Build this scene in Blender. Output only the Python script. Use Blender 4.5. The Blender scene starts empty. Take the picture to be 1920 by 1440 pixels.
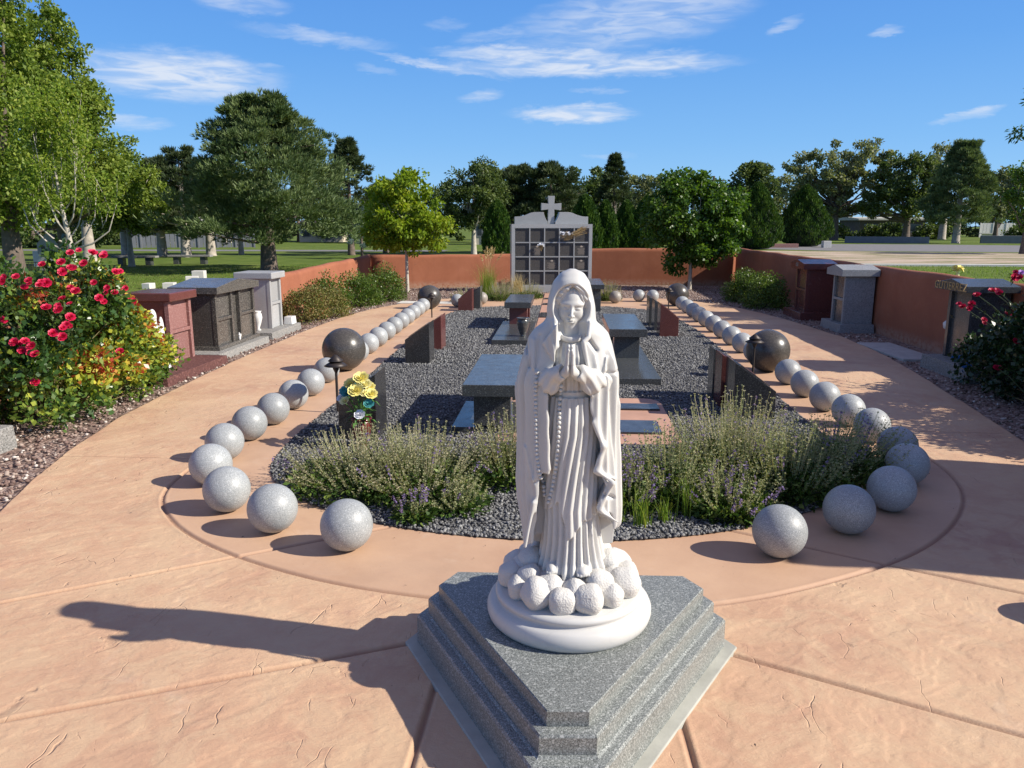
import bpy, math, random
import numpy as np
from mathutils import Vector, Matrix

# ------------------------------------------------------------------ camera, sky, sun, exposure
SC = bpy.context.scene
COL = SC.collection
RAD = math.radians
F, PITCH, YAW, CAMH = 1442.0, math.atan(296/1442.0), 0.064334, 1.65

cam_data = bpy.data.cameras.new("camera")
cam = bpy.data.objects.new("camera", cam_data)
COL.objects.link(cam)
cam_data.sensor_fit = 'HORIZONTAL'
cam_data.sensor_width = 36.0
cam_data.lens = 36.0*F/1920.0
cam_data.clip_start = 0.05
cam_data.clip_end = 3000
cam.location = (0, 0, CAMH)
cam.rotation_euler = (math.pi/2-PITCH, 0, YAW)
SC.camera = cam
SC.render.resolution_x, SC.render.resolution_y = 1024, 768
SC.view_settings.view_transform = 'Standard'
SC.view_settings.look = 'None'
SC.view_settings.gamma = 1
SC.view_settings.exposure = 0.55

SUN_EL, SUN_AZ = RAD(34), RAD(-9.5)          # azimuth from +X
sdir = Vector((math.cos(SUN_EL)*math.cos(SUN_AZ), math.cos(SUN_EL)*math.sin(SUN_AZ), math.sin(SUN_EL)))
sun_data = bpy.data.lights.new("sun", 'SUN')
sun_data.energy = 4.9
sun_data.angle = RAD(0.55)
sun_data.color = (1.0, 0.93, 0.82)
sun = bpy.data.objects.new("sun", sun_data)
COL.objects.link(sun)
sun.rotation_euler = sdir.to_track_quat('Z', 'Y').to_euler()
sun.location = (30, -5, 25)

_f = Vector((-math.sin(YAW)*math.cos(PITCH), math.cos(YAW)*math.cos(PITCH), -math.sin(PITCH)))
_r = Vector((math.cos(YAW), math.sin(YAW), 0))
_u = _r.cross(_f)
def ray(x, y):
    return (_f*F + _r*(x-960) - _u*(y-720))
def gp(x, y, z=0.0):
    "point of the horizontal plane z seen at pixel x, y of the photograph"
    d = ray(x, y); t = (z-CAMH)/d.z
    return Vector((d.x*t, d.y*t, z))
def at(px, D):
    "ground point at horizontal forward distance D in the direction of pixel column px"
    d = ray(px, 424); h = Vector((d.x, d.y, 0)); k = D/(h.dot(Vector((-math.sin(YAW), math.cos(YAW), 0))))
    return Vector((h.x*k, h.y*k, 0))
def zat(py, D):
    return CAMH + (424-py)*D/F*1.02

world = bpy.data.worlds.new("World")
SC.world = world
world.use_nodes = True
wn = world.node_tree; wn.nodes.clear()

class NT:
    "small helper to write node trees as expressions"
    def __init__(s, tree): s.t = tree
    def n(s, typ, **kw):
        nd = s.t.nodes.new(typ)
        for k, v in kw.items(): setattr(nd, k, v)
        return nd
    def link(s, a, b): s.t.links.new(a, b)
    def put(s, sock, v):
        if isinstance(v, bpy.types.NodeSocket): s.t.links.new(v, sock)
        elif v is not None: sock.default_value = v
    def m(s, op, a, b=None, c=None, clamp=False):
        nd = s.n('ShaderNodeMath', operation=op, use_clamp=clamp)
        s.put(nd.inputs[0], a)
        if b is not None: s.put(nd.inputs[1], b)
        if c is not None: s.put(nd.inputs[2], c)
        return nd.outputs[0]
    def mix(s, fac, a, b, blend='MIX'):
        nd = s.n('ShaderNodeMix', data_type='RGBA', blend_type=blend)
        s.put(nd.inputs[0], fac); s.put(nd.inputs[6], a); s.put(nd.inputs[7], b)
        return nd.outputs[2]
    def noise(s, vec, scale, detail=4, rough=0.5, dist=0.0, out=0):
        nd = s.n('ShaderNodeTexNoise')
        if vec is not None: s.link(vec, nd.inputs['Vector'])
        nd.inputs['Scale'].default_value = scale; nd.inputs['Detail'].default_value = detail
        nd.inputs['Roughness'].default_value = rough; nd.inputs['Distortion'].default_value = dist
        return nd.outputs[out]
    def voro(s, vec, scale, feature='F1', out='Distance', rnd=1.0):
        nd = s.n('ShaderNodeTexVoronoi', feature=feature)
        if vec is not None: s.link(vec, nd.inputs['Vector'])
        nd.inputs['Scale'].default_value = scale; nd.inputs['Randomness'].default_value = rnd
        return nd.outputs[out]
    def ramp(s, fac, *stops, interp='LINEAR'):
        nd = s.n('ShaderNodeValToRGB'); cr = nd.color_ramp; cr.interpolation = interp
        while len(cr.elements) < len(stops): cr.elements.new(0.5)
        for e, (p, c) in zip(cr.elements, stops):
            e.position = p
            e.color = (c, c, c, 1) if isinstance(c, (int, float)) else (*c[:3], 1)
        s.link(fac, nd.inputs[0]); return nd.outputs[0]
    def mapr(s, v, a, b, c=0.0, d=1.0, smooth=True):
        nd = s.n('ShaderNodeMapRange', interpolation_type='SMOOTHSTEP' if smooth else 'LINEAR')
        s.put(nd.inputs[0], v)
        for i, x in enumerate((a, b, c, d)): s.put(nd.inputs[1+i], x)
        return nd.outputs[0]
    def vmap(s, vec, scale=(1, 1, 1), rot=(0, 0, 0), loc=(0, 0, 0)):
        nd = s.n('ShaderNodeMapping'); s.link(vec, nd.inputs[0])
        nd.inputs['Scale'].default_value = scale; nd.inputs['Rotation'].default_value = rot; nd.inputs['Location'].default_value = loc
        return nd.outputs[0]

def make_sky():
    N = NT(wn)
    out = N.n('ShaderNodeOutputWorld'); bg = N.n('ShaderNodeBackground')
    sky = N.n('ShaderNodeTexSky', sky_type='NISHITA', sun_disc=False)
    sky.sun_elevation = SUN_EL; sky.sun_rotation = math.pi/2 - SUN_AZ
    sky.altitude = 1500; sky.air_density = 1.0; sky.dust_density = 0.3; sky.ozone_density = 4.0
    tc = N.n('ShaderNodeTexCoord'); sep = N.n('ShaderNodeSeparateXYZ'); N.link(tc.outputs['Generated'], sep.inputs[0])
    x, y, z = sep.outputs
    az = N.m('ARCTAN2', x, y); el = N.m('ARCSINE', z)
    cv = N.n('ShaderNodeCombineXYZ'); N.link(az, cv.inputs[0]); N.link(N.m('MULTIPLY', el, 3.2), cv.inputs[1])
    v = cv.outputs[0]
    w1 = N.noise(v, 9, 5, 0.62, 0.4); w2 = N.noise(N.vmap(v, loc=(3, 7, 1)), 26, 6, 0.62, 0.3); w3 = N.noise(N.vmap(v, (0.55, 1, 1), (0, 0, 0.5)), 34, 5, 0.55, 0.8)
    waz = N.m('MULTIPLY_ADD', N.m('SUBTRACT', w1, 0.5), 0.06, az)
    wel = N.m('MULTIPLY_ADD', N.m('SUBTRACT', w2, 0.5), 0.022, el)
    clouds = [(335,142,135,32,0,1.0),(245,228,55,10,0,.5),(455,3,60,16,0,.5),(600,70,105,11,-.08,.5),
              (1195,30,165,42,.12,.62),(930,66,60,9,.1,.35),(1040,80,80,9,0,.4),(1010,104,150,13,-.03,.95),(1090,125,215,15,.0,.95),(1245,118,70,17,.0,.85),(820,124,100,6,-.16,.7),
              (1070,213,85,13,0,1.05),(897,180,30,9,.1,.55),(1812,215,38,7,.2,.8),(1668,60,22,6,.1,.45),(1472,48,24,9,.3,.45),
              (1140,292,38,5,0,.3),(700,130,30,6,-.1,.3),(830,45,30,8,0,.25),(1130,170,40,5,0,.3),(495,125,30,6,0,.3)]
    tot = None
    for (cx, cy, hw, hh, tilt, dens) in clouds:
        d = ray(cx, cy).normalized(); a0 = math.atan2(d.x, d.y); e0 = math.asin(d.z)
        W = hw/F*0.98; Hh = hh/F*0.98
        da = N.m('SUBTRACT', waz, a0); de = N.m('SUBTRACT', wel, e0)
        de = N.m('MULTIPLY_ADD', da, -tilt, de)
        q = N.m('ADD', N.m('POWER', N.m('ABSOLUTE', N.m('DIVIDE', da, W)), 2.0), N.m('POWER', N.m('ABSOLUTE', N.m('DIVIDE', de, Hh)), 2.0))
        k = N.mapr(q, 2.2, -0.2, 0.0, dens)
        tot = k if tot is None else N.m('MAXIMUM', tot, k)
    tex = N.mapr(w3, 0.3, 0.68, 0.3, 1.1)
    fac = N.m('MULTIPLY', tot, tex, clamp=True)
    fac = N.m('MULTIPLY', fac, 0.86)
    hs = N.n('ShaderNodeHueSaturation'); hs.inputs['Saturation'].default_value = 1.18; hs.inputs['Value'].default_value = 1.0
    N.link(sky.outputs[0], hs.inputs['Color'])
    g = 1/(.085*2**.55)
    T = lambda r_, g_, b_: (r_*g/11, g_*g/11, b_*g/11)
    grad = N.ramp(z, (0, T(.36, .64, .95)), (.10, T(.24, .52, .92)), (.20, T(.155, .41, .88)), (.30, T(.115, .33, .83)), (.42, T(.17, .245, .49)), (.7, T(.24, .245, .43)), (1.0, T(.24, .245, .41)))  # upper stops, out of view, greyed to take the blue out of the fill
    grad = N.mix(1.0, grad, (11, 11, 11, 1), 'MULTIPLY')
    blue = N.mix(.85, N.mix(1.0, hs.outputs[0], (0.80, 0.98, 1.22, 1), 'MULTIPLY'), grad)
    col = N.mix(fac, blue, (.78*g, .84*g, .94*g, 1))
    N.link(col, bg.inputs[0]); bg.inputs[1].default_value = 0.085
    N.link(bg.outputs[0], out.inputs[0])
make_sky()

# ------------------------------------------------------------------ object helpers
def tag(o, label=None, cat=None, group=None, kind=None):
    if label: o['label'] = label
    if cat: o['category'] = cat
    if group: o['group'] = group
    if kind: o['kind'] = kind
    return o
def empty(name, loc=(0, 0, 0), rz=0.0):
    o = bpy.data.objects.new(name, None); COL.objects.link(o)
    o.location = loc; o.rotation_euler = (0, 0, rz); o.empty_display_size = 0.1
    return o
def link_mesh(name, me, mat=None, parent=None, loc=(0, 0, 0), rz=0.0, rot=None, smooth=False):
    o = bpy.data.objects.new(name, me); COL.objects.link(o)
    if mat is not None:
        for m_ in (mat if isinstance(mat, (list, tuple)) else [mat]): me.materials.append(m_)
    if smooth and len(me.polygons): me.polygons.foreach_set('use_smooth', np.ones(len(me.polygons), dtype=bool))
    o.location = loc; o.rotation_euler = rot if rot else (0, 0, rz)
    if parent: o.parent = parent
    return o
def copy_tree(o, parent=None):
    c = o.copy(); COL.objects.link(c); c.parent = parent
    for ch in list(o.children): copy_tree(ch, c)
    return c
def np_mesh(name, V, Fc, k=None):
    "mesh from numpy arrays; Fc is an (n, k) index array"
    V = np.asarray(V, dtype=np.float32); Fc = np.asarray(Fc, dtype=np.int32)
    me = bpy.data.meshes.new(name); n, k = Fc.shape
    me.vertices.add(len(V)); me.vertices.foreach_set('co', V.ravel())
    me.loops.add(n*k); me.loops.foreach_set('vertex_index', Fc.ravel())
    me.polygons.add(n); me.polygons.foreach_set('loop_start', np.arange(0, n*k, k, dtype=np.int32))
    me.polygons.foreach_set('loop_total', np.full(n, k, dtype=np.int32))
    me.update(calc_edges=True)
    return me
def set_attr(me, name, vals, domain='FACE'):
    a = me.attributes.new(name, 'FLOAT', domain); a.data.foreach_set('value', np.asarray(vals, dtype=np.float32))

class MB:
    "collects shapes and links them as one mesh"
    def __init__(s): s.v = []; s.f = []
    def add(s, vs, fs):
        b = len(s.v); s.v += [tuple(p) for p in vs]; s.f += [tuple(b+i for i in f) for f in fs]; return s
    def box(s, x0, x1, y0, y1, z0, z1, taper=0.0):
        t = taper
        vs = [(x0, y0, z0), (x1, y0, z0), (x1, y1, z0), (x0, y1, z0), (x0+t, y0+t, z1), (x1-t, y0+t, z1), (x1-t, y1-t, z1), (x0+t, y1-t, z1)]
        return s.add(vs, [(3, 2, 1, 0), (4, 5, 6, 7), (0, 1, 5, 4), (1, 2, 6, 5), (2, 3, 7, 6), (3, 0, 4, 7)])
    def prism(s, poly, z0, z1, top=None):
        n = len(poly); top = top or poly
        vs = [(p[0], p[1], z0) for p in poly] + [(p[0], p[1], z1) for p in top]
        return s.add(vs, [tuple(range(n))[::-1], tuple(range(n, 2*n))] + [(i, (i+1) % n, n+(i+1) % n, n+i) for i in range(n)])
    def extr(s, prof, a0, a1, axis='y'):
        "profile of (u, z) pairs pushed from a0 to a1 along y (u = x) or x (u = y)"
        n = len(prof)
        P = (lambda u, z, a: (u, a, z)) if axis == 'y' else (lambda u, z, a: (a, u, z))
        vs = [P(u, z, a0) for u, z in prof] + [P(u, z, a1) for u, z in prof]
        fs = [tuple(range(n)), tuple(range(2*n-1, n-1, -1))] + [(i, n+i, n+(i+1) % n, (i+1) % n) for i in range(n)]
        if axis == 'x': fs = [f[::-1] for f in fs]
        return s.add(vs, fs)
    def lathe(s, prof, cx=0, cy=0, seg=32, sx=1, sy=1):
        vs = []; fs = []
        for r, z in prof:
            for k in range(seg):
                a = 2*math.pi*k/seg; vs.append((cx+r*sx*math.cos(a), cy+r*sy*math.sin(a), z))
        for i in range(len(prof)-1):
            for k in range(seg):
                k2 = (k+1) % seg; fs.append((i*seg+k, i*seg+k2, (i+1)*seg+k2, (i+1)*seg+k))
        fs.append(tuple(range(seg))[::-1]); fs.append(tuple((len(prof)-1)*seg+k for k in range(seg)))
        return s.add(vs, fs)
    def tube(s, pts, rads, seg=8):
        pts = [Vector(p) for p in pts]; n = len(pts)
        if isinstance(rads, (int, float)): rads = [rads]*n
        vs = []; fs = []; ref = Vector((0.3, 0.9, 0.2))
        for i, p in enumerate(pts):
            d = (pts[min(i+1, n-1)] - pts[max(i-1, 0)])
            d = d.normalized() if d.length > 1e-9 else Vector((0, 0, 1))
            a = d.cross(ref)
            if a.length < 1e-3: a = d.cross(Vector((1, 0, 0)))
            a.normalize(); b = d.cross(a)
            for k in range(seg):
                t = 2*math.pi*k/seg; vs.append(p + (a*math.cos(t)+b*math.sin(t))*rads[i])
        for i in range(n-1):
            for k in range(seg):
                k2 = (k+1) % seg; fs.append((i*seg+k, i*seg+k2, (i+1)*seg+k2, (i+1)*seg+k))
        fs.append(tuple(range(seg))[::-1]); fs.append(tuple((n-1)*seg+k for k in range(seg)))
        return s.add(vs, fs)
    def ball(s, c, r, seg=12, rings=8, sq=(1, 1, 1)):
        vs = [(c[0], c[1], c[2]+r*sq[2])]; fs = []
        for i in range(1, rings):
            ph = math.pi*i/rings
            for k in range(seg):
                t = 2*math.pi*k/seg; vs.append((c[0]+r*sq[0]*math.sin(ph)*math.cos(t), c[1]+r*sq[1]*math.sin(ph)*math.sin(t), c[2]+r*sq[2]*math.cos(ph)))
        vs.append((c[0], c[1], c[2]-r*sq[2])); L = len(vs)-1
        for k in range(seg):
            k2 = (k+1) % seg; fs.append((0, 1+k, 1+k2)); fs.append((L, L-seg+k2, L-seg+k))
            for i in range(rings-2): fs.append((1+i*seg+k, 1+(i+1)*seg+k, 1+(i+1)*seg+k2, 1+i*seg+k2))
        return s.add(vs, fs)
    def build(s, name, mat=None, parent=None, bevel=0.0, smooth=False, seg=2, **kw):
        me = bpy.data.meshes.new(name); me.from_pydata(s.v, [], s.f); me.validate(); me.update()
        import bmesh
        bm = bmesh.new(); bm.from_mesh(me); bmesh.ops.recalc_face_normals(bm, faces=bm.faces); bm.to_mesh(me); bm.free()
        o = link_mesh(name, me, mat, parent, smooth=smooth, **kw)
        if bevel:
            b = o.modifiers.new('bevel', 'BEVEL'); b.width = bevel; b.segments = seg; b.limit_method = 'ANGLE'; b.angle_limit = RAD(35); b.harden_normals = False
        return o

# ------------------------------------------------------------------ materials
def new_mat(name):
    m = bpy.data.materials.new(name); m.use_nodes = True; t = m.node_tree; t.nodes.clear()
    N = NT(t); o = N.n('ShaderNodeOutputMaterial'); b = N.n('ShaderNodeBsdfPrincipled'); N.link(b.outputs[0], o.inputs[0])
    N.b = b; N.o = o; N.tc = N.n('ShaderNodeTexCoord')
    return m, N
def bump(N, h, strength=0.3, dist=0.01, prev=None):
    bn = N.n('ShaderNodeBump'); bn.inputs['Strength'].default_value = strength; bn.inputs['Distance'].default_value = dist
    N.link(h, bn.inputs['Height'])
    if prev is not None: N.link(prev, bn.inputs['Normal'])
    return bn.outputs[0]
def plain(name, col, rough=0.6, var=0.12, scale=8, metal=0.0, bmp=0.0, spec=0.5):
    m, N = new_mat(name); c = N.tc.outputs['Object']
    n = N.noise(c, scale, 5, 0.6)
    k = N.mapr(n, 0.3, 0.7, 1-var, 1+var, False)
    cc = N.n('ShaderNodeCombineColor'); [N.link(k, cc.inputs[i]) for i in range(3)]
    N.link(N.mix(1, (*col, 1), cc.outputs[0], 'MULTIPLY'), N.b.inputs['Base Color'])
    N.b.inputs['Roughness'].default_value = rough; N.b.inputs['Metallic'].default_value = metal
    N.b.inputs['Specular IOR Level'].default_value = spec
    if bmp: N.link(bump(N, N.noise(c, scale*6, 4), bmp, 0.005), N.b.inputs['Normal'])
    return m
def granite(name, base, dark, light, scale=220, rough=0.4, fd=0.35, fl=0.25, bmp=0.0, stain=0.06):
    m, N = new_mat(name); c = N.tc.outputs['Object']
    a = N.noise(c, scale, 2, 0.5); b = N.noise(N.vmap(c, loc=(5, 3, 8)), scale*0.62, 2, 0.5)
    r1 = N.mapr(a, 0.5-0.06-(0.5-fd)*0.25, 0.5+0.02, 1.0, 0.0)
    r2 = N.mapr(b, 0.55, 0.66, 0.0, 1.0)
    col = N.mix(N.m('MULTIPLY', r1, fd*1.8, clamp=True), (*base, 1), (*dark, 1)); col = N.mix(N.m('MULTIPLY', r2, fl*2.6, clamp=True), col, (*light, 1))
    st = N.mapr(N.noise(c, 3.5, 5, 0.6), 0.3, 0.75, 1-stain, 1+stain, False)
    oi = N.n('ShaderNodeObjectInfo'); st = N.m('MULTIPLY', st, N.mapr(oi.outputs['Random'], 0, 1, .76, .96, False)); cc = N.n('ShaderNodeCombineColor'); [N.link(st, cc.inputs[i]) for i in range(3)]
    N.link(N.mix(1, col, cc.outputs[0], 'MULTIPLY'), N.b.inputs['Base Color'])
    N.link(N.mapr(N.noise(c, 12, 4), 0.3, 0.7, rough-0.05, rough+0.08, False), N.b.inputs['Roughness'])
    if bmp: N.link(bump(N, N.noise(c, 45, 8, 0.7), bmp, 0.02), N.b.inputs['Normal'])
    return m
M = {}
M['bead'] = granite('bead_granite', (.395, .415, .42), (.17, .18, .185), (.63, .655, .66), 260, .42)
M['dark_ball'] = granite('dark_ball_granite', (.080, .073, .066), (.034, .031, .028), (.19, .175, .155), 230, .3, .4, .2)
M['grey'] = granite('grey_granite', (.29, .31, .295), (.105, .115, .11), (.52, .54, .515), 250, .42, .5, .34)
M['lightgrey'] = granite('light_grey_granite', (.42, .43, .43), (.26, .26, .27), (.56, .56, .56), 240, .35)
M['salt'] = granite('salt_granite', (.36, .37, .37), (.11, .11, .12), (.52, .53, .53), 150, .45, .45)
M['black'] = granite('black_granite', (.038, .038, .04), (.012, .012, .013), (.12, .12, .12), 170, .16)
M['slate'] = granite('dark_grey_granite', (.085, .09, .092), (.03, .03, .03), (.2, .21, .2), 170, .2, .45)
M['brown'] = granite('brown_granite', (.115, .108, .098), (.035, .033, .031), (.27, .25, .22), 130, .22, .5, .35)
M['red'] = granite('red_granite', (.155, .052, .045), (.075, .024, .022), (.24, .1, .085), 170, .2, .35, .2)
M['pinkred'] = granite('worn_red_granite', (.29, .14, .125), (.17, .07, .06), (.42, .26, .24), 90, .6, .3, .3)
M['rock_red'] = granite('rough_red_granite', (.16, .06, .05), (.06, .02, .02), (.3, .14, .12), 60, .7, bmp=1.0)
M['rock_grey'] = granite('rough_grey_granite', (.34, .33, .31), (.12, .12, .11), (.5, .48, .45), 80, .8, bmp=1.0)
M['niche'] = granite('niche_door_granite', (.075, .068, .062), (.03, .027, .025), (.15, .135, .12), 130, .5, .45)
M['stucco'] = None
def stucco():
    m, N = new_mat('terracotta_stucco'); c = N.tc.outputs['Object']
    n1 = N.noise(c, 1.3, 6, 0.65, 0.3); n2 = N.noise(c, 14, 5, 0.6)
    col = N.ramp(n1, (.3, (.255, .083, .042)), (.5, (.30, .102, .05)), (.7, (.345, .125, .066)))
    col = N.mix(N.mapr(n2, .55, .75, 0, .25), col, (.42, .19, .11, 1))
    g = N.n('ShaderNodeSeparateXYZ'); N.link(N.tc.outputs['Object'], g.inputs[0])
    dirt = N.m('MULTIPLY', N.mapr(g.outputs[2], .20, .0, 0, .75), N.mapr(n2, .3, .6))
    vs_ = N.noise(N.vmap(c, (3.5, 3.5, .35)), 2.2, 5, .6); col = N.mix(N.mapr(vs_, .55, .72, 0, .35), col, (.25, .085, .045, 1))
    ck = N.n('ShaderNodeTexVoronoi', feature='DISTANCE_TO_EDGE'); wv = N.n('ShaderNodeVectorMath', operation='MULTIPLY_ADD'); nz = N.n('ShaderNodeTexNoise'); N.link(c, nz.inputs[0]); nz.inputs['Scale'].default_value = 4; N.link(nz.outputs['Color'], wv.inputs[0]); wv.inputs[1].default_value = (.5, .5, .5); N.link(c, wv.inputs[2]); N.link(wv.outputs[0], ck.inputs['Vector']); ck.inputs['Scale'].default_value = .55
    col = N.mix(N.mapr(ck.outputs['Distance'], .006, 0, 0, .5), col, (.2, .08, .05, 1))
    col = N.mix(dirt, col, (.42, .27, .2, 1))
    N.link(col, N.b.inputs['Base Color']); N.b.inputs['Roughness'].default_value = .9
    N.link(bump(N, N.noise(c, 60, 8, .7), .35, .02), N.b.inputs['Normal'])
    return m
M['stucco'] = stucco()
M['concrete'] = plain('pale_concrete', (.42, .41, .38), .85, .15, 6, bmp=.3)
M['padconc'] = plain('slab_concrete', (.40, .40, .35), .85, .18, 5, bmp=.25)
M['curb'] = plain('curb_concrete', (.6, .58, .53), .85, .1, 3)
M['bronze'] = plain('dark_bronze', (.045, .036, .033), .5, .15, 20, metal=.4)
M['white'] = plain('white_ceramic', (.66, .66, .64), .4, .04, 10)
M['gold'] = plain('gold_lettering', (.42, .3, .13), .5, .1, 30, metal=.3)
M['ltr'] = plain('pale_lettering', (.34, .29, .24), .7, .1, 30)
M['plastic_white'] = plain('white_fabric', (.72, .73, .76), .7, .05, 30)
M['plastic_yellow'] = plain('yellow_fabric', (.85, .76, .26), .7, .15, 60)
M['pale_yellow'] = plain('pale_yellow_fabric', (.86, .8, .42), .7, .1, 60)
M['teal'] = plain('teal_fabric', (.06, .30, .31), .7, .2, 60)
M['bluefab'] = plain('blue_fabric', (.08, .26, .62), .7, .25, 60)
M['purple'] = plain('purple_fabric', (.42, .22, .55), .7, .2, 60)
M['rosered'] = plain('rose_red', (.56, .008, .062), .55, .25, 60)
M['maroon'] = plain('maroon_glaze', (.12, .02, .018), .15, .2, 12)
M['dry'] = plain('dry_straw', (.42, .3, .14), .8, .3, 40)
M['fencegrey'] = plain('fence_grey', (.17, .18, .2), .8, .1, 3)
M['cream'] = plain('cream_wall', (.55, .48, .38), .85, .1, 3)
M['roof'] = plain('roof_brown', (.1, .08, .07), .9, .2, 3)
M['palepanel'] = plain('pale_panel', (.62, .6, .55), .7, .1, 3)
M['asphalt'] = plain('road_asphalt', (.17, .165, .17), .9, .15, 2)
M['dirt'] = plain('bare_dirt', (.40, .29, .2), .95, .15, .5, bmp=.3)
# ------------------------------------------------------------------ ground and paving
rng = np.random.default_rng(7)
def sheet(name, poly, z, mat, kind='structure', **kw):
    me = bpy.data.meshes.new(name); me.from_pydata([(p[0], p[1], z) for p in poly], [], [tuple(range(len(poly)))]); me.update()
    return tag(link_mesh(name, me, mat), kind=kind, **kw)

def grass_mat():
    m, N = new_mat('lawn_grass'); c = N.tc.outputs['Object']
    big = N.noise(c, .12, 5, .6); mid = N.noise(c, 1.1, 6, .65); fine = N.noise(N.vmap(c, (1, 1, 1)), 28, 5, .7)
    col = N.ramp(mid, (.25, (.055, .09, .012)), (.5, (.10, .15, .024)), (.72, (.16, .20, .045)))
    col = N.mix(N.mapr(big, .45, .7, 0, .6), col, (.20, .22, .055, 1))
    col = N.mix(N.mapr(fine, .35, .7, 0, .35), col, (.06, .1, .015, 1))
    N.link(col, N.b.inputs['Base Color']); N.b.inputs['Roughness'].default_value = 1.0
    N.b.inputs['Specular IOR Level'].default_value = .15
    N.link(bump(N, fine, .6, .03), N.b.inputs['Normal'])
    return m
M['grass'] = grass_mat()
g = 1400
me = bpy.data.meshes.new('ground'); me.from_pydata([(-g, -60, -.03), (g, -60, -.03), (g, g, -.03), (-g, g, -.03)], [], [(0, 1, 2, 3)]); me.update()
ground = tag(link_mesh('ground', me, M['grass']), kind='structure')

def pebble_mat(name, c0, c1, c2, scale, vr=1.0):
    m, N = new_mat(name); c = N.tc.outputs['Object']
    v = N.n('ShaderNodeTexVoronoi'); N.link(c, v.inputs['Vector']); v.inputs['Scale'].default_value = scale
    sp = N.n('ShaderNodeSeparateColor'); N.link(v.outputs['Color'], sp.inputs[0])
    col = N.ramp(sp.outputs[0], (.0, c0), (.5, c1), (1.0, c2))
    N.link(col, N.b.inputs['Base Color']); N.b.inputs['Roughness'].default_value = .8
    N.link(bump(N, N.m('SUBTRACT', 1.0, v.outputs['Distance']), 1.0, .02), N.b.inputs['Normal'])
    return m
M['bed_base'] = pebble_mat('gravel_base', (.04, .04, .042), (.09, .09, .092), (.16, .16, .16), 42)
M['mulch_base'] = pebble_mat('mulch_base', (.12, .075, .06), (.24, .16, .13), (.4, .31, .26), 34)
def stone_mat(name, stops, rough=.75):
    m, N = new_mat(name)
    a = N.n('ShaderNodeAttribute'); a.attribute_name = 'rnd'
    N.link(N.ramp(a.outputs['Fac'], *stops), N.b.inputs['Base Color']); N.b.inputs['Roughness'].default_value = rough
    return m
M['stones'] = stone_mat('dark_gravel_stones', ((0, (.05, .05, .052)), (.5, (.145, .147, .147)), (.9, (.23, .23, .227)), (1, (.32, .32, .31))))
M['mulch'] = stone_mat('red_gravel_stones', ((0, (.10, .06, .05)), (.45, (.24, .155, .125)), (.8, (.36, .28, .23)), (1, (.62, .56, .5))))

# a small angular stone
ico_v = np.array([(0,0,1),(.89,0,.45),(.28,.85,.45),(-.72,.53,.45),(-.72,-.53,.45),(.28,-.85,.45),(.72,.53,-.45),(-.28,.85,-.45),(-.89,0,-.45),(-.28,-.85,-.45),(.72,-.53,-.45),(0,0,-1)])
ico_f = np.array([(0,1,2),(0,2,3),(0,3,4),(0,4,5),(0,5,1),(1,6,2),(2,7,3),(3,8,4),(4,9,5),(5,10,1),(6,7,2),(7,8,3),(8,9,4),(9,10,5),(10,6,1),(11,7,6),(11,8,7),(11,9,8),(11,10,9),(11,6,10)])
def rand_rot(n):
    q = rng.normal(size=(n, 4)); q /= np.linalg.norm(q, axis=1)[:, None]
    w, x, y, z = q.T
    return np.stack([1-2*(y*y+z*z), 2*(x*y-z*w), 2*(x*z+y*w), 2*(x*y+z*w), 1-2*(x*x+z*z), 2*(y*z-x*w), 2*(x*z-y*w), 2*(y*z+x*w), 1-2*(x*x+y*y)], 1).reshape(n, 3, 3)
def stones(name, P, S, mat, label, cat):
    n = len(P); sc = S[:, None]*rng.uniform(.55, 1.15, (n, 3))
    V = ico_v[None]*(1+rng.uniform(-.22, .22, (n, 12, 1)))
    V = V*sc[:, None, :]; V = np.einsum('nij,nkj->nki', rand_rot(n), V); V[:, :, 2] *= .75
    V = V + P[:, None, :]
    Fc = ico_f[None]+np.arange(n)[:, None, None]*12
    me = np_mesh(name, V.reshape(-1, 3), Fc.reshape(-1, 3)); set_attr(me, 'rnd', np.repeat(rng.random(n), 20))
    return tag(link_mesh(name, me, mat), label, cat, kind='stuff')
def in_poly(P, poly):
    x, y = P[:, 0], P[:, 1]; c = np.zeros(len(P), bool); n = len(poly)
    for i in range(n):
        x0, y0 = poly[i]; x1, y1 = poly[(i+1) % n]
        if y0 == y1: continue
        c ^= ((y0 > y) != (y1 > y)) & (x < (x1-x0)*(y-y0)/(y1-y0)+x0)
    return c
def smooth_poly(pts, it=2):
    for _ in range(it):
        q = []
        for i in range(len(pts)):
            a = pts[i]; b = pts[(i+1) % len(pts)]
            q += [(a[0]*.75+b[0]*.25, a[1]*.75+b[1]*.25), (a[0]*.25+b[0]*.75, a[1]*.25+b[1]*.75)]
        pts = q
    return pts
BED = smooth_poly([(-1.98, 4.8), (-1.45, 4.25), (-.8, 3.93), (.05, 3.83), (.8, 3.98), (1.4, 4.3), (1.95, 4.85), (2.12, 5.5), (2.13, 7), (2.18, 10), (2.2, 13), (1.98, 15), (1.4, 15.9), (.5, 16.3), (-.5, 16.3), (-1.5, 16), (-2.15, 15.1), (-2.3, 13), (-2.2, 10), (-2.12, 7), (-2.12, 5.6)])
WALK = [(-.42, 7.3), (-.42, 19.2), (.52, 19.2), (.52, 7.35), (.80, 7.35), (.88, 7.32), (.93, 7.25), (.95, 7.15), (.95, 5.75), (-.5, 5.75), (-.5, 7.3)]

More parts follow.
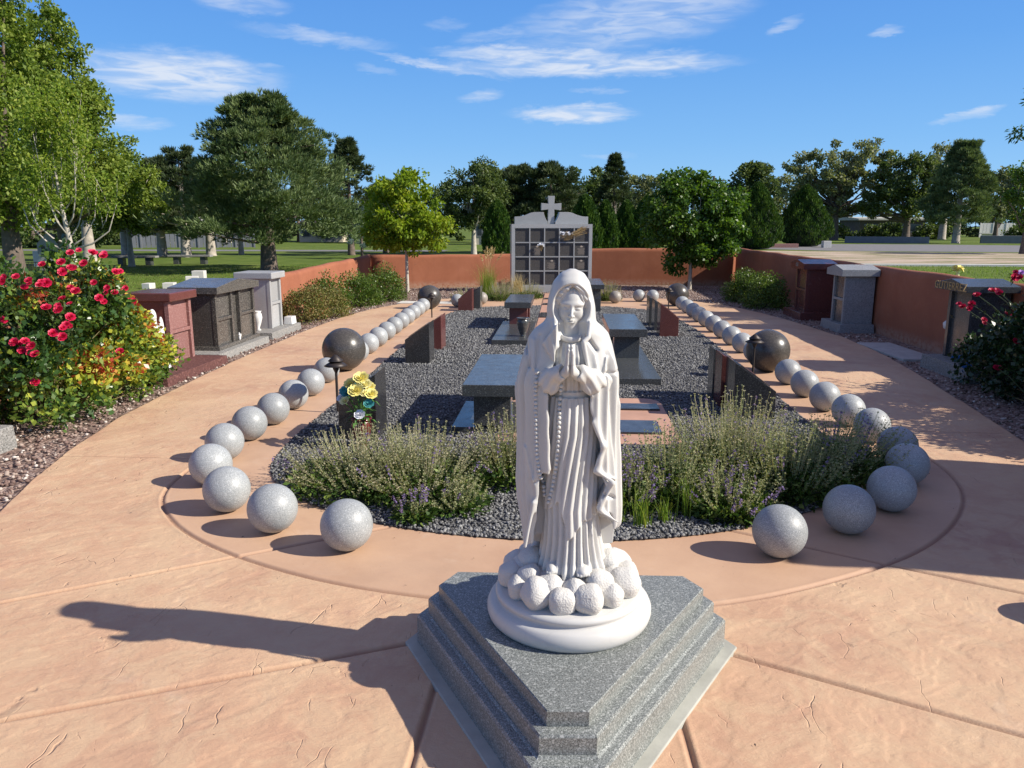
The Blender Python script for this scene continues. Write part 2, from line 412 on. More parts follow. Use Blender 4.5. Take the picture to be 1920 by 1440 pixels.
# paving edge as a function of y
ey = np.array([-3, 0, 2, 3, 4.08, 4.66, 5.32, 6.29, 7.15, 8.57, 10.15, 11.8, 13.9, 15.3, 16.6, 17.6, 18.2])
exl = np.array([-2.6, -2.6, -2.72, -2.95, -3.29, -3.49, -3.68, -3.87, -3.96, -4.05, -4.10, -4.12, -4.06, -3.88, -3.5, -2.9, -2.2])
exr = np.array([2.7, 2.7, 2.78, 2.95, 3.22, 3.38, 3.5, 3.66, 3.80, 4.02, 4.22, 4.28, 4.08, 3.85, 3.5, 2.9, 2.2])
XL = lambda y: np.interp(y, ey, exl)
XR = lambda y: np.interp(y, ey, exr)

def seg_dist(x, y, a, b):
    ax, ay = a; bx, by = b; dx, dy = bx-ax, by-ay
    t = np.clip(((x-ax)*dx+(y-ay)*dy)/(dx*dx+dy*dy), 0, 1)
    return np.hypot(x-ax-t*dx, y-ay-t*dy)
_arc = [(-2.56, 5.3), (-2.56, 4.85), (-2.50, 4.45), (-2.31, 4.13), (-2.04, 3.84), (-1.64, 3.56), (-1.13, 3.32), (-.62, 3.19), (0, 3.12), (.5, 3.16), (.78, 3.23), (1.13, 3.38), (1.63, 3.67), (1.95, 3.93), (2.25, 4.27), (2.52, 4.70), (2.66, 5.16), (2.68, 5.7), (2.66, 6.4)]
def smooth_open(p, it=2):
    for _ in range(it):
        q = [p[0]]
        for a, b in zip(p[:-1], p[1:]): q += [(a[0]*.75+b[0]*.25, a[1]*.75+b[1]*.25), (a[0]*.25+b[0]*.75, a[1]*.25+b[1]*.75)]
        p = q+[p[-1]]
    return p
ARC = smooth_open(_arc, 2)
JOINTS = [((-1.64, 3.56), (-4, 2.05)), ((-.50, 2.84), (-2.75, 1.83)), ((.60, 2.84), (2.9, 1.67)), ((1.63, 3.68), (3.4, 2.72)),
          ((-.44, 2.75), (-.49, 0)), ((.42, 2.5), (.5, 0)), ((-1.64, 3.56), (-.95, 4.0)), ((1.63, 3.68), (.9, 4.1))]
SHALLOW = [((-2.1, 6.05), (-2.42, 6.1)), ((-3.7, 5.2), (-2.56, 5.2)), ((-2.3, 9.6), (-2.1, 9.6)), ((2.66, 8.1), (3.9, 8.1)), ((-4.1, 11.5), (-2.3, 11.5)), ((2.2, 11.4), (4.2, 11.4)), ((2.2, 14.2), (4.0, 14.2)), ((-4.0, 14.2), (-2.3, 14.2)), ((2.12, 6.3), (3.6, 6.3)), ((-4, 8), (-2.2, 8))]

def vnoise(x, y, seed=0):
    "value noise, numpy"
    r = np.random.default_rng(seed).random((256, 256))
    xi = np.floor(x).astype(int); yi = np.floor(y).astype(int); fx = x-xi; fy = y-yi
    fx = fx*fx*(3-2*fx); fy = fy*fy*(3-2*fy)
    a = r[xi & 255, yi & 255]; b = r[(xi+1) & 255, yi & 255]; c = r[xi & 255, (yi+1) & 255]; d = r[(xi+1) & 255, (yi+1) & 255]
    return a*(1-fx)*(1-fy)+b*fx*(1-fy)+c*(1-fx)*fy+d*fx*fy
def fbm(x, y, o=5, seed=0, g=.5):
    s = 0; a = 1; t = 0
    for i in range(o): s = s+a*vnoise(x*2**i+17.3*i, y*2**i+5.1*i, seed+i); t += a; a *= g
    return s/t

def build_paving():
    ys = np.concatenate([np.arange(-3, 1.6, .2), np.arange(1.6, 1.96, .02), np.arange(1.96, 3.9, .0075), np.arange(3.9, 5.4, .0105), np.arange(5.4, 7, .02), np.arange(7, 18.21, .06)])
    nu = 820
    u = np.linspace(0, 1, nu)
    Y, U = np.meshgrid(ys, u, indexing='ij')
    X = XL(Y)*(1-U)+XR(Y)*U
    inner = np.zeros(X.shape)   # 1 inside the smooth ring band
    P = np.stack([X.ravel(), Y.ravel()], 1)
    ring = ARC + [(2.66, 8.0), (2.66, 18.2), (-2.56, 18.2), (-2.56, 8)]
    inside = in_poly(P, ring).reshape(X.shape)
    dA = np.full(X.shape, 9.)
    near = Y < 7
    xs, yy = X[near], Y[near]
    d = np.full(xs.shape, 9.)
    for a, b in zip(ARC[:-1], ARC[1:]): d = np.minimum(d, seg_dist(xs, yy, a, b))
    for a, b in JOINTS: d = np.minimum(d, seg_dist(xs, yy, a, b))
    dA[near] = d
    dS = np.full(X.shape, 9.)
    for a, b in SHALLOW: dS = np.minimum(dS, seg_dist(X, Y, a, b))
    # slate texture pressed into the outer slabs: slanted ledges from a warped cellular pattern
    wx = X + .25*(fbm(X*2.2, Y*2.2, 4, 3)-.5); wy = Y + .25*(fbm(X*2.2+9, Y*2.2, 4, 5)-.5)
    s = wx*.8+wy*.6; t = -wx*.6+wy*.8
    led = fbm(s*1.6, t*3.4, 6, 11, .55)
    step = led*9; fr = step-np.floor(step); led2 = (np.floor(step)+np.clip((fr-.78)/.22, 0, 1))/9
    fine = fbm(X*14, Y*14, 4, 21)
    Z = (led2-.5)*.015 + (led-.5)*.004 + (fine-.5)*.0012
    smoothZ = (fbm(X*1.5, Y*1.5, 4, 31)-.5)*.003 + (fine-.5)*.0006
    Z = np.where(inside, smoothZ, Z)
    Z = Z*np.clip((dA-.010)/.06, 0, 1)
    Z = Z - .0135*np.exp(-(dA/.0100)**2) - .0045*np.exp(-(dS/.010)**2)
    Z = Z + .0018*np.exp(-((dA-.02)/.009)**2)
    ny = len(ys)
    V = np.stack([X, Y, Z], -1).reshape(-1, 3)
    idx = np.arange(ny*nu).reshape(ny, nu)
    Q = np.stack([idx[:-1, :-1], idx[:-1, 1:], idx[1:, 1:], idx[1:, :-1]], -1).reshape(-1, 4)
    # skirts
    nb = len(V); L = idx[:, 0]; R_ = idx[:, -1]
    VL = V[L].copy(); VL[:, 2] = -.12; VR = V[R_].copy(); VR[:, 2] = -.12
    li = nb+np.arange(ny); ri = nb+ny+np.arange(ny)
    Q = np.concatenate([Q, np.stack([L[1:], li[1:], li[:-1], L[:-1]], 1), np.stack([R_[:-1], ri[:-1], ri[1:], R_[1:]], 1)])
    V = np.concatenate([V, VL, VR])
    me = np_mesh('patio', V, Q)
    ins = np.concatenate([inside.ravel().astype(float), np.zeros(2*ny)])
    gr = np.concatenate([np.maximum(np.exp(-(dA/.0105)**2), .6*np.exp(-(dS/.008)**2)).ravel(), np.zeros(2*ny)])
    set_attr(me, 'inner', ins, 'POINT'); set_attr(me, 'groove', gr, 'POINT')
    m, N = new_mat('stamped_concrete'); c = N.tc.outputs['Object']
    a = N.n('ShaderNodeAttribute'); a.attribute_name = 'inner'; gv = N.n('ShaderNodeAttribute'); gv.attribute_name = 'groove'
    n1 = N.noise(c, .9, 6, .62, .6); n2 = N.noise(N.vmap(c, (1, 1, 1), (0, 0, .6)), 5, 8, .68, 1.2); n3 = N.noise(c, 70, 4, .6)
    col = N.ramp(n1, (.3, (.46, .265, .175)), (.48, (.54, .34, .215)), (.62, (.59, .395, .25)), (.78, (.51, .305, .205)))
    col = N.mix(N.mapr(n2, .42, .62, 0, .55), col, (.60, .43, .27, 1))
    col = N.mix(N.mapr(n2, .38, .3, 0, .5), col, (.44, .25, .175, 1))
    v = N.n('ShaderNodeTexVoronoi', feature='DISTANCE_TO_EDGE'); wv = N.vmap(c, (2.6, .62, 1), (0, 0, .75)); 
    dv = N.n('ShaderNodeVectorMath', operation='MULTIPLY_ADD'); nc = N.n('ShaderNodeTexNoise'); N.link(c, nc.inputs[0]); nc.inputs['Scale'].default_value = 3.0; nc.inputs['Detail'].default_value = 3; nc.inputs['Roughness'].default_value = .5
    N.link(nc.outputs['Color'], dv.inputs[0]); dv.inputs[1].default_value = (.5, .5, 0); N.link(wv, dv.inputs[2])
    N.link(dv.outputs[0], v.inputs['Vector']); v.inputs['Scale'].default_value = 2.1
    gate = N.m('MULTIPLY', N.mapr(N.noise(N.vmap(c, loc=(4, 4, 0)), 4.2, 5, .65), .53, .60), N.m('SUBTRACT', 1.0, a.outputs['Fac']))
    crack = N.m('MULTIPLY', N.mapr(v.outputs['Distance'], .011, .0), gate)
    col = N.mix(N.m('MULTIPLY', crack, .20), col, (.22, .12, .08, 1))
    inn = N.ramp(N.noise(c, 1.6, 6, .6), (.3, (.46, .285, .185)), (.6, (.55, .36, .235)), (.8, (.58, .385, .25)))
    col = N.mix(a.outputs['Fac'], col, inn)
    col = N.mix(N.mapr(n3, .6, .8, 0, .25), col, (.56, .40, .29, 1))
    spk = N.voro(c, 9, 'F1'); col = N.mix(N.mapr(spk, .035, .02, 0, .5), col, (.13, .08, .05, 1))
    stn = N.noise(N.vmap(c, loc=(9, 2, 0)), .55, 7, .62, .8); col = N.mix(N.mapr(stn, .52, .72, 0, .32), col, (.36, .24, .17, 1)); col = N.mix(N.mapr(N.noise(N.vmap(c, loc=(1, 6, 0)), 2.2, 8, .7, 1.0), .56, .74, 0, .28), col, (.62, .50, .38, 1))
    lg = N.m('MULTIPLY', gv.outputs['Fac'], .7); col = N.mix(lg, col, (.22, .115, .08, 1))
    N.link(col, N.b.inputs['Base Color']); N.b.inputs['Roughness'].default_value = .62; N.b.inputs['Specular IOR Level'].default_value = .35
    h = N.m('ADD', N.m('MULTIPLY', N.noise(N.vmap(c, (1, 1.6, 1), (0, 0, .7)), 13, 8, .70, .25), N.mapr(a.outputs['Fac'], 0, 1, 1, .25)), N.m('MULTIPLY', crack, -.6))
    N.link(bump(N, h, .55, .012, bump(N, n3, .15, .003)), N.b.inputs['Normal'])
    return tag(link_mesh('patio', me, m, smooth=True), kind='structure')
patio = build_paving()

# dark gravel bed, red gravel borders
sheet('gravel_bed', BED, .006, M['bed_base'])
lb = [(-5.4, -3), (-5.35, 20.6), (-1, 21.9), (.9, 22.6), (4.7, 22.1), (4.75, -3)]
yy = list(np.linspace(-3, 18.2, 40))
outer = [(float(XL(y)), y) for y in yy] ; outr = [(float(XR(y)), y) for y in yy]
sheet('gravel_border_left', [(-5.3, -3)] + [(x+.01, y) for x, y in outer] + [(-2.2, 18.2), (0, 18.2), (0, 22.2), (-5.15, 20.7)], -.022, M['mulch_base'])
sheet('gravel_border_right', [(5.06, -3)] + [(5.0, 22.45), (-.4, 22.5), (0, 18.2), (2.2, 18.2)] + [(x-.01, y) for x, y in outr[::-1]], -.018, M['mulch_base'])
me = MB().prism(WALK, -.02, .013).build('walkway', None, bevel=.006)
wm = patio.data.materials[0].copy(); wm.name = 'walk_concrete'
me.data.materials.append(plain('walk_concrete_plain', (.47, .27, .19), .7, .12, 5, bmp=.2)); tag(me, kind='structure')

def scatter(poly, n, smin, smax, z=0.0, lift=.3, ypow=1.0, excl=()):
    P = np.array(poly); x0, y0 = P.min(0); x1, y1 = P.max(0)
    q = np.stack([rng.uniform(x0, x1, n), y0+(y1-y0)*rng.random(n)**ypow], 1)
    q = q[in_poly(q, poly)]
    for e in excl: q = q[~in_poly(q, e)]
    s = rng.uniform(smin, smax, len(q))
    return np.column_stack([q, np.full(len(q), z)+s*lift*rng.random(len(q))]), s
WX = [(-.44, 5.73), (.96, 5.73), (.96, 7.36), (.53, 7.36), (.53, 19), (-.44, 19)]
bed_near = [p for p in BED]
P, S = scatter(BED, 92000, .0065, .0135, .008, .6, 1.45, [WX])
k = P[:, 1] > 9; S[k] *= 1.25
stones('gravel', P, S, M['stones'], 'loose dark grey gravel filling the bed inside the ring of stone balls', 'gravel')
LB = [(-5.2, 3)] + [(x-.02, y) for x, y in zip(XL(np.linspace(3, 18, 40)), np.linspace(3, 18, 40))] + [(-2.2, 18.4), (0, 18.4), (0, 22), (-5.1, 20.6)]
RB = [(4.85, 3), (4.8, 22), (0, 22.4), (0, 18.4), (2.2, 18.4)] + [(x+.02, y) for x, y in zip(XR(np.linspace(18, 3, 40)), np.linspace(18, 3, 40))]
P1, S1 = scatter([tuple(map(float, p)) for p in LB], 30000, .008, .022, -.015, .7, 1.6)
P2, S2 = scatter([tuple(map(float, p)) for p in RB], 18000, .009, .022, -.015, .7, 1.4)
stones('red_gravel', P1, S1, M['mulch'], 'reddish brown gravel strip between the left path and the monuments', 'gravel')
stones('red_gravel', P2, S2, M['mulch'], 'reddish brown gravel strip between the right path and the wall', 'gravel')

# land beyond the walls on the right: kerb, dirt, road
def quad_px(name, pts, z, mat, **kw):
    return sheet(name, [tuple(gp(x, y)[:2]) for x, y in pts], z, mat, **kw)
def dirt_mat():
    m, N = new_mat('dirt_and_weeds'); c = N.tc.outputs['Object']
    n = N.noise(N.vmap(c, (.5, 1.3, 1)), .55, 7, .66, .5); n2 = N.noise(c, 9, 5)
    col = N.ramp(n, (.35, (.15, .16, .05)), (.45, (.27, .23, .13)), (.56, (.46, .36, .27)), (.8, (.52, .41, .33)))
    col = N.mix(N.mapr(n2, .55, .7, 0, .5), col, (.26, .2, .13, 1))
    N.link(col, N.b.inputs['Base Color']); N.b.inputs['Roughness'].default_value = .95
    N.link(bump(N, n2, .6, .05), N.b.inputs['Normal']); return m
sheet('dirt_patch', [(7, 37), (60, 35.2), (75, 46), (26, 52), (13, 56), (8, 46)], -.026, dirt_mat())
sheet('road', [(12, 62), (19, 55), (30, 53), (80, 46.5), (160, 50), (160, 66), (60, 62), (34, 75), (14, 78)], -.022, M['asphalt'])
sheet('road', [(-60, 52), (-8, 52), (-8, 55), (-60, 55)], -.022, M['asphalt'])
b = MB(); b.add([(5.5, 34.4, -.03), (70, 33.2, -.03), (70, 33.8, -.03), (5.5, 35.0, -.03), (5.5, 34.4, .05), (70, 33.2, .05), (70, 33.8, .05), (5.5, 35, .05)], [(4, 5, 6, 7), (0, 1, 5, 4), (1, 2, 6, 5), (2, 3, 7, 6), (3, 0, 4, 7)])
tag(b.build('kerb', M['curb']), kind='structure')
# ------------------------------------------------------------------ statue, carved from implicit surfaces
def surface_net(f, org, h):
    "numpy surface nets: f sampled on a grid, returns vertices and quads of f = 0"
    nx, ny, nz = f.shape; s = f < 0
    cnt = np.zeros((nx-1, ny-1, nz-1), np.int8)
    for dx in (0, 1):
        for dy in (0, 1):
            for dz in (0, 1): cnt += s[dx:nx-1+dx, dy:ny-1+dy, dz:nz-1+dz]
    I = np.argwhere((cnt > 0) & (cnt < 8)); idx = np.full((nx-1, ny-1, nz-1), -1, np.int32)
    idx[I[:, 0], I[:, 1], I[:, 2]] = np.arange(len(I))
    acc = np.zeros((len(I), 3)); w = np.zeros(len(I))
    C = [(a, b, c) for a in (0, 1) for b in (0, 1) for c in (0, 1)]
    for i, p in enumerate(C):
        for q in C[i+1:]:
            if sum(abs(a-b) for a, b in zip(p, q)) != 1: continue
            fa = f[I[:, 0]+p[0], I[:, 1]+p[1], I[:, 2]+p[2]]; fb = f[I[:, 0]+q[0], I[:, 1]+q[1], I[:, 2]+q[2]]
            m = (fa < 0) != (fb < 0); t = np.where(m, fa/np.where(m, fa-fb, 1), 0)
            pt = np.array(p)+t[:, None]*(np.array(q)-np.array(p)); acc[m] += pt[m]; w[m] += 1
    V = (I+acc/w[:, None])*h+np.array(org)
    Q = []
    for ax in range(3):
        a = [slice(None)]*3; b = [slice(None)]*3; a[ax] = slice(0, -1); b[ax] = slice(1, None)
        sa, sb = s[tuple(a)], s[tuple(b)]; E = np.argwhere(sa != sb); o1, o2 = [(1, 2), (2, 0), (0, 1)][ax]
        k = (E[:, o1] > 0) & (E[:, o2] > 0) & (E[:, o1] < f.shape[o1]-1) & (E[:, o2] < f.shape[o2]-1); E = E[k]
        g = lambda d1, d2: idx[tuple((E[:, i]-(d1 if i == o1 else 0)-(d2 if i == o2 else 0)) for i in range(3))]
        q = np.stack([g(0, 0), g(1, 0), g(1, 1), g(0, 1)], 1); fl = sa[E[:, 0], E[:, 1], E[:, 2]]
        q[~fl] = q[~fl][:, ::-1]; Q.append(q)
    return V, np.concatenate(Q)
def smin(a, b, k):
    h = np.clip(.5+.5*(b-a)/k, 0, 1); return b*(1-h)+a*h-k*h*(1-h)
def smax(a, b, k): return -smin(-a, -b, k)
def ell(X, Y, Z, c, r):
    q = np.sqrt(((X-c[0])/r[0])**2+((Y-c[1])/r[1])**2+((Z-c[2])/r[2])**2); return (q-1)*min(r)
def cap(X, Y, Z, a, b, ra, rb=None):
    rb = ra if rb is None else rb; a = np.array(a); d = np.array(b)-a; L = d@d
    t = np.clip(((X-a[0])*d[0]+(Y-a[1])*d[1]+(Z-a[2])*d[2])/L, 0, 1)
    return np.sqrt((X-a[0]-t*d[0])**2+(Y-a[1]-t*d[1])**2+(Z-a[2]-t*d[2])**2)-(ra+(rb-ra)*t)
def chain(X, Y, Z, pts, r, k=.004):
    f = None
    for i in range(len(pts)-1):
        ra, rb = (r[i], r[i+1]) if isinstance(r, (list, tuple)) else (r, r)
        g_ = cap(X, Y, Z, pts[i], pts[i+1], ra, rb); f = g_ if f is None else np.minimum(f, g_)
    return f
SX, SY = .04, 2.62
def px2(x, y, Yp=2.58):
    d = ray(x, y); t = Yp/d.y; return d.x*t-SX, CAMH+d.z*t
def tab(pts, Yp=2.58):
    q = sorted([px2(x, y, Yp)[::-1] for x, y in pts]); return np.array([a for a, _ in q]), np.array([b for _, b in q])
SL = tab([(1071,504),(1052,510),(1037,528),(1028,558),(1025,581),(1026,592),(1019,604),(1003,615),(991,631),(982,659),(975,683),(971,700),(968,712),(970,740),(972,763),(973,820),(972,860),(971,893),(974,931),(982,974),(986,1016),(994,1045),(1003,1075),(1010,1100)], 2.62)
SR = tab([(1075,504),(1094,510),(1106,528),(1113,558),(1116,574),(1117,592),(1118,603),(1129,611),(1141,624),(1148,645),(1155,676),(1160,697),(1161,716),(1159,763),(1158,820),(1160,851),(1161,900),(1162,945),(1161,974),(1154,983),(1151,1018),(1146,1045),(1143,1075),(1140,1100)], 2.62)
OL = tab([(560,1046),(628,1046),(645,1035),(680,1040),(700,1032),(725,1023),(800,1025),(884,1028),(893,1014),(940,1008),(1000,1003),(1030,997),(1100,990)][0:0] or [(1060,560),(1047,628),(1035,645),(1040,680),(1032,700),(1023,725),(1025,800),(1028,884),(1014,894),(1008,940),(1003,1000),(997,1030),(985,1100)], 2.5)
ORr = tab([(1080,560),(1090,600),(1093,628),(1098,700),(1106,740),(1109,780),(1122,810),(1135,835),(1134,848),(1121,870),(1116,888),(1134,906),(1138,918),(1126,938),(1122,955),(1146,972),(1152,1000),(1156,1100)], 2.5)

def body_fields(h):
    xs = np.arange(-.215, .215, h, dtype=np.float32); ys = np.arange(-.185, .14, h, dtype=np.float32); zs = np.arange(.43, 1.535, h, dtype=np.float32)
    X, Y, Z = np.meshgrid(xs, ys, zs, indexing='ij', sparse=True)
    zl = zs
    def sm(q, w=.012):
        k_ = np.hanning(2*int(w/h)+3); k_ /= k_.sum(); n_ = len(k_)//2
        return np.convolve(np.pad(q, n_, mode='edge'), k_, 'valid').astype(np.float32)
    xl = sm(np.interp(zl, *SL)); xr = sm(np.interp(zl, *SR))
    cx = ((xl+xr)/2)[None, None]; a = np.maximum((xr-xl)/2, .004)[None, None]
    b = sm(np.interp(zl, [.43, .5, .6, .8, 1.0, 1.12, 1.2, 1.27, 1.31, 1.35, 1.40, 1.44, 1.475, 1.495, 1.505, 1.51], [.115, .11, .108, .112, .112, .108, .098, .082, .078, .084, .088, .084, .070, .050, .030, .01]), .008)[None, None]
    yc = np.interp(zl, [.43, .6, 1.1, 1.28, 1.4, 1.51], [0, 0, .005, .005, 0, .012]).astype(np.float32)[None, None]
    u = (X-cx)/a; v = (Y-yc)/b
    rr = (np.abs(u)**2.25+np.abs(v)**2.25)**(1/2.25)
    th = np.arctan2(-v, u)         # front is +pi/2
    low = np.clip((1.22-Z)/.5, 0, 1)
    # broad mantle folds running down, leaning inwards
    def ridge(c0, c1, w, A, z0=.43, z1=1.3):
        cc = c0+(c1-c0)*(1.3-Z)/.87
        g_ = np.exp(-((th-cc)/w)**2)*A
        return g_*np.clip((Z-z0)/.03, 0, 1)*np.clip((z1-Z)/.05, 0, 1)
    fold = 0
    for c0, c1, w, A, z0, z1 in [(.55,.62,.07,.009,.43,1.26),(.32,.35,.06,.008,.43,1.1),(.80,.86,.05,.008,.43,1.2),(1.02,1.02,.05,.006,.6,1.25),(.1,.12,.06,.006,.43,1.0),
                         (2.62,2.70,.07,.008,.43,1.26),(2.85,2.9,.06,.007,.43,1.15),(2.40,2.45,.05,.008,.43,1.2),(2.22,2.2,.045,.006,.6,1.22),(3.05,3.05,.05,.005,.43,1.0),
                         (.72,.45,.035,-.006,.43,1.24),(2.5,2.78,.035,-.006,.43,1.24),(-.5,-.55,.09,.006,.43,1.2),(-1.1,-1.1,.1,.007,.43,1.2),(-1.6,-1.6,.09,.006,.43,1.2),(-2.1,-2.1,.1,.006,.43,1.2),(-2.6,-2.6,.09,.006,.43,1.2)]:
        fold = fold+ridge(c0, c1, w, A, z0, z1)
    # crease at the right elbow and shoulder
    def groove(p0, p1, w, A):
        d = np.array(p1)-np.array(p0); t = np.clip(((X-p0[0])*d[0]+(Z-p0[1])*d[1])/(d@d), 0, 1)
        q = np.sqrt((X-p0[0]-t*d[0])**2+(Z-p0[1]-t*d[1])**2)
        return np.where(Y < .02, np.exp(-(q/w)**2)*A, 0)
    P = lambda x, y: px2(x, y, 2.54)
    for p, q, w, A in [((1097,628),(1118,658),.006,-.011),((1138,672),(1132,705),.005,.006),((1135,700),(1158,703),.005,-.006),
                       ((985,650),(993,690),.006,-.006),((1000,640),(1000,690),.007,.005),((1012,632),(1005,690),.006,-.004),
                       ((1105,560),(1100,640),.007,-.004),((985,840),(1000,905),.006,.006),((1000,905),(1030,880),.006,-.005),
                       ((1118,885),(1150,905),.006,-.009),((1132,925),(1150,935),.006,-.009),((1120,880),(1152,900),.005,.006)]:
        fold = fold+groove(P(*p), P(*q), w, A)
    fout = (rr-1)*np.minimum(a, b)-1.0*fold*np.clip(np.minimum(a, b)/.06, 0, 1)
    fout = np.maximum(fout, Z-1.5085)
    # opening at the front
    oL = np.interp(zl, *OL).astype(np.float32)[None, None]; oR = np.interp(zl, *ORr).astype(np.float32)[None, None]
    wob = .0025*np.sin(Z*70)
    fop = np.maximum(np.maximum(np.maximum(oL+wob-X, X-oR-wob), Y+.015), Z-1.275)
    # hems of the mantle, left lower than right, scalloped
    hem = np.where(X < 0, .545+.018*np.sin(X*45), .62+.016*np.sin(X*60+1))
    hem = np.where(Y > .02, .52, hem)
    mantle = smax(smax(fout, -fop, .006), hem-Z, .006)
    # cavity of the hood
    cav = ell(X, Y, Z, (-.006, -.106, 1.388), (.074, .088, .083))
    mantle = smax(mantle, -cav, .006)
    neckc = ell(X, Y, Z, (-.005, -.09, 1.315), (.056, .058, .06))
    mantle = smax(mantle, -neckc, .006)
    mantle = np.maximum(mantle, 1.0*(.5-Z))
    # lapel that ends in a point, viewer's left
    pl = [P(1046,612), P(1030,640), P(1019,650), P(1036,678), P(1040,640)]
    tri3 = [P(1046,604), P(1016,644), P(1040,678)]
    lap = np.abs(Y+.107+(X+.03)*.35)-.010+.002*np.sin(X*300+Z*60)
    for i_ in range(3):
        (ax_, az_), (bx_, bz_) = tri3[i_], tri3[(i_+1) % 3]; nx_, nz_ = bz_-az_, -(bx_-ax_); ln_ = math.hypot(nx_, nz_)
        cxm = sum(p[0] for p in tri3)/3; czm = sum(p[1] for p in tri3)/3
        sg = -1 if ((cxm-ax_)*nx_+(czm-az_)*nz_) > 0 else 1
        lap = smax(lap, sg*((X-ax_)*nx_+(Z-az_)*nz_)/ln_, .004)
    mantle = smin(mantle, lap, .008)
    # shawl edge, viewer's right: a soft roll from hood to chest
    rl = chain(X, Y, Z, [(.055, -.07, 1.335), (.05, -.088, 1.29), (P(1094,640)[0], -.098, P(1094,640)[1]), (P(1103,690)[0], -.105, P(1103,690)[1]), (P(1110,740)[0], -.108, P(1110,740)[1])], [.006, .008, .008, .006, .003])
    mantle = smin(mantle, rl, .018)
    ll = chain(X, Y, Z, [(-.062, -.068, 1.335), (-.060, -.082, 1.29), (-.052, -.092, 1.26)], [.006, .008, .006])
    mantle = smin(mantle, ll, .018)
    # small cascades where the opening edge zigzags
    for p, q, r1, r2 in [((1112,790),(1130,832),.008,.012),((1132,835),(1118,880),.011,.007),((1118,880),(1148,903),.008,.006),((1148,903),(1124,950),.006,.008),((1124,955),(1158,975),.008,.005),((1024,740),(1028,884),.007,.010),((1000,940),(985,1020),.012,.012)]:
        A_ = P(*p); B_ = P(*q)
        mantle = smin(mantle, cap(X, Y, Z, (A_[0], -.098, A_[1]), (B_[0], -.100, B_[1]), r1*.5, r2*.5), .022)

    # ---------------- gown
    ga = np.interp(zl, [.43, .47, .5, .56, .64, .8, 1.0, 1.1, 1.2, 1.27, 1.3, 1.32], [.118, .116, .106, .096, .09, .085, .08, .07, .085, .07, .045, .02]).astype(np.float32)[None, None]
    gb = np.interp(zl, [.43, .47, .5, .56, .64, .8, 1.0, 1.09, 1.15, 1.22, 1.27, 1.3, 1.32], [.13, .128, .115, .104, .098, .092, .088, .078, .086, .082, .06, .045, .02]).astype(np.float32)[None, None]
    gx = np.interp(zl, [.43, .7, 1.3], [.012, .0, -.006]).astype(np.float32)[None, None]
    gu = (X-gx)/ga; gv = (Y+.004)/gb; gr = np.sqrt(gu*gu+gv*gv); gth = np.arctan2(-gv, gu)
    sway = gth*23+2.2*np.sin(Z*7+gth*1.5)*np.clip((1.1-Z)/.5, 0, 1)
    gf = np.abs(np.sin(sway*.5))**1.3
    gf2 = np.sin(gth*23+3*Z)*.5+.5
    amp = np.where(Z < 1.085, .011+.006*np.clip((.75-Z)/.3, 0, 1), .0032)
    gdisp = np.where(Z < 1.085, gf*amp+gf2*.0018, (np.sin(gth*26)*.5+.5)*.0045*np.clip((1.275-Z)/.02, 0, 1))
    gown = (gr-1)*np.minimum(ga, gb)-gdisp+.004
    gown = np.maximum(gown, Z-1.30)
    gown = np.maximum(gown, .455+.012*np.sin(gth*6+1)-Z)
    # belt
    belt = np.maximum((gr-1)*np.minimum(ga, gb)-.004, np.abs(Z-1.092)-.011); gown = smin(gown, belt, .004)
    # over tunic with a zigzag hem
    ha = np.interp(X, [-.11, -.065, -.045, -.02, -.005, .012, .03, .05, .062, .08, .11], [.66, .69, .72, .64, .585, .60, .63, .655, .645, .66, .66])
    tun = (gr-1)*np.minimum(ga, gb)-np.where(Z < 1.085, (np.abs(np.sin(gth*11.5+Z*6*np.clip((Z-.62)*3, .2, 1)+1.3)))*.0105, 0)-.004
    tun = smax(smax(tun, ha-Z, .003), Z-1.085, .003)
    gown = smin(gown, tun, .002)
    # feet
    for fx, fy, s_ in ((.047, -.112, 1), (-.062, -.095, .8)):
        gown = smin(gown, ell(X, Y, Z, (fx, fy, .478), (.026*s_, .045, .02)), .006)
        for k in range(5):
            tx = fx+(k-2)*.0092*s_; gown = smin(gown, cap(X, Y, Z, (tx, fy-.028, .478), (tx, fy-.043+.003*abs(k-1), .472), .0056, .0048), .002)
    # sleeves and upper arms
    for s_ in (-1, 1):
        E_ = (-.004+s_*.105, -.045, 1.132); W_ = (-.009+s_*.034, -.128, 1.176)
        sl = cap(X, Y, Z, E_, W_, .034, .027)
        ax = (X-E_[0])*s_
        ridg = (np.sin((ax*1.0+(Z-1.13)*.55)*190)*.5+.5)*.0042
        dr = ell(X, Y, Z, (-.006+s_*.066, -.098, 1.134), (.034, .026, .034))
        sl = smin(sl, dr, .014)-ridg
        wr = ell(X, Y, Z, (-.009+s_*.015, -.148, 1.186), (.021, .024, .022))
        sl = smax(sl, -wr, .004)
        gown = smin(gown, sl, .006)
    return (xs, ys, zs), mantle.astype(np.float32), gown.astype(np.float32)

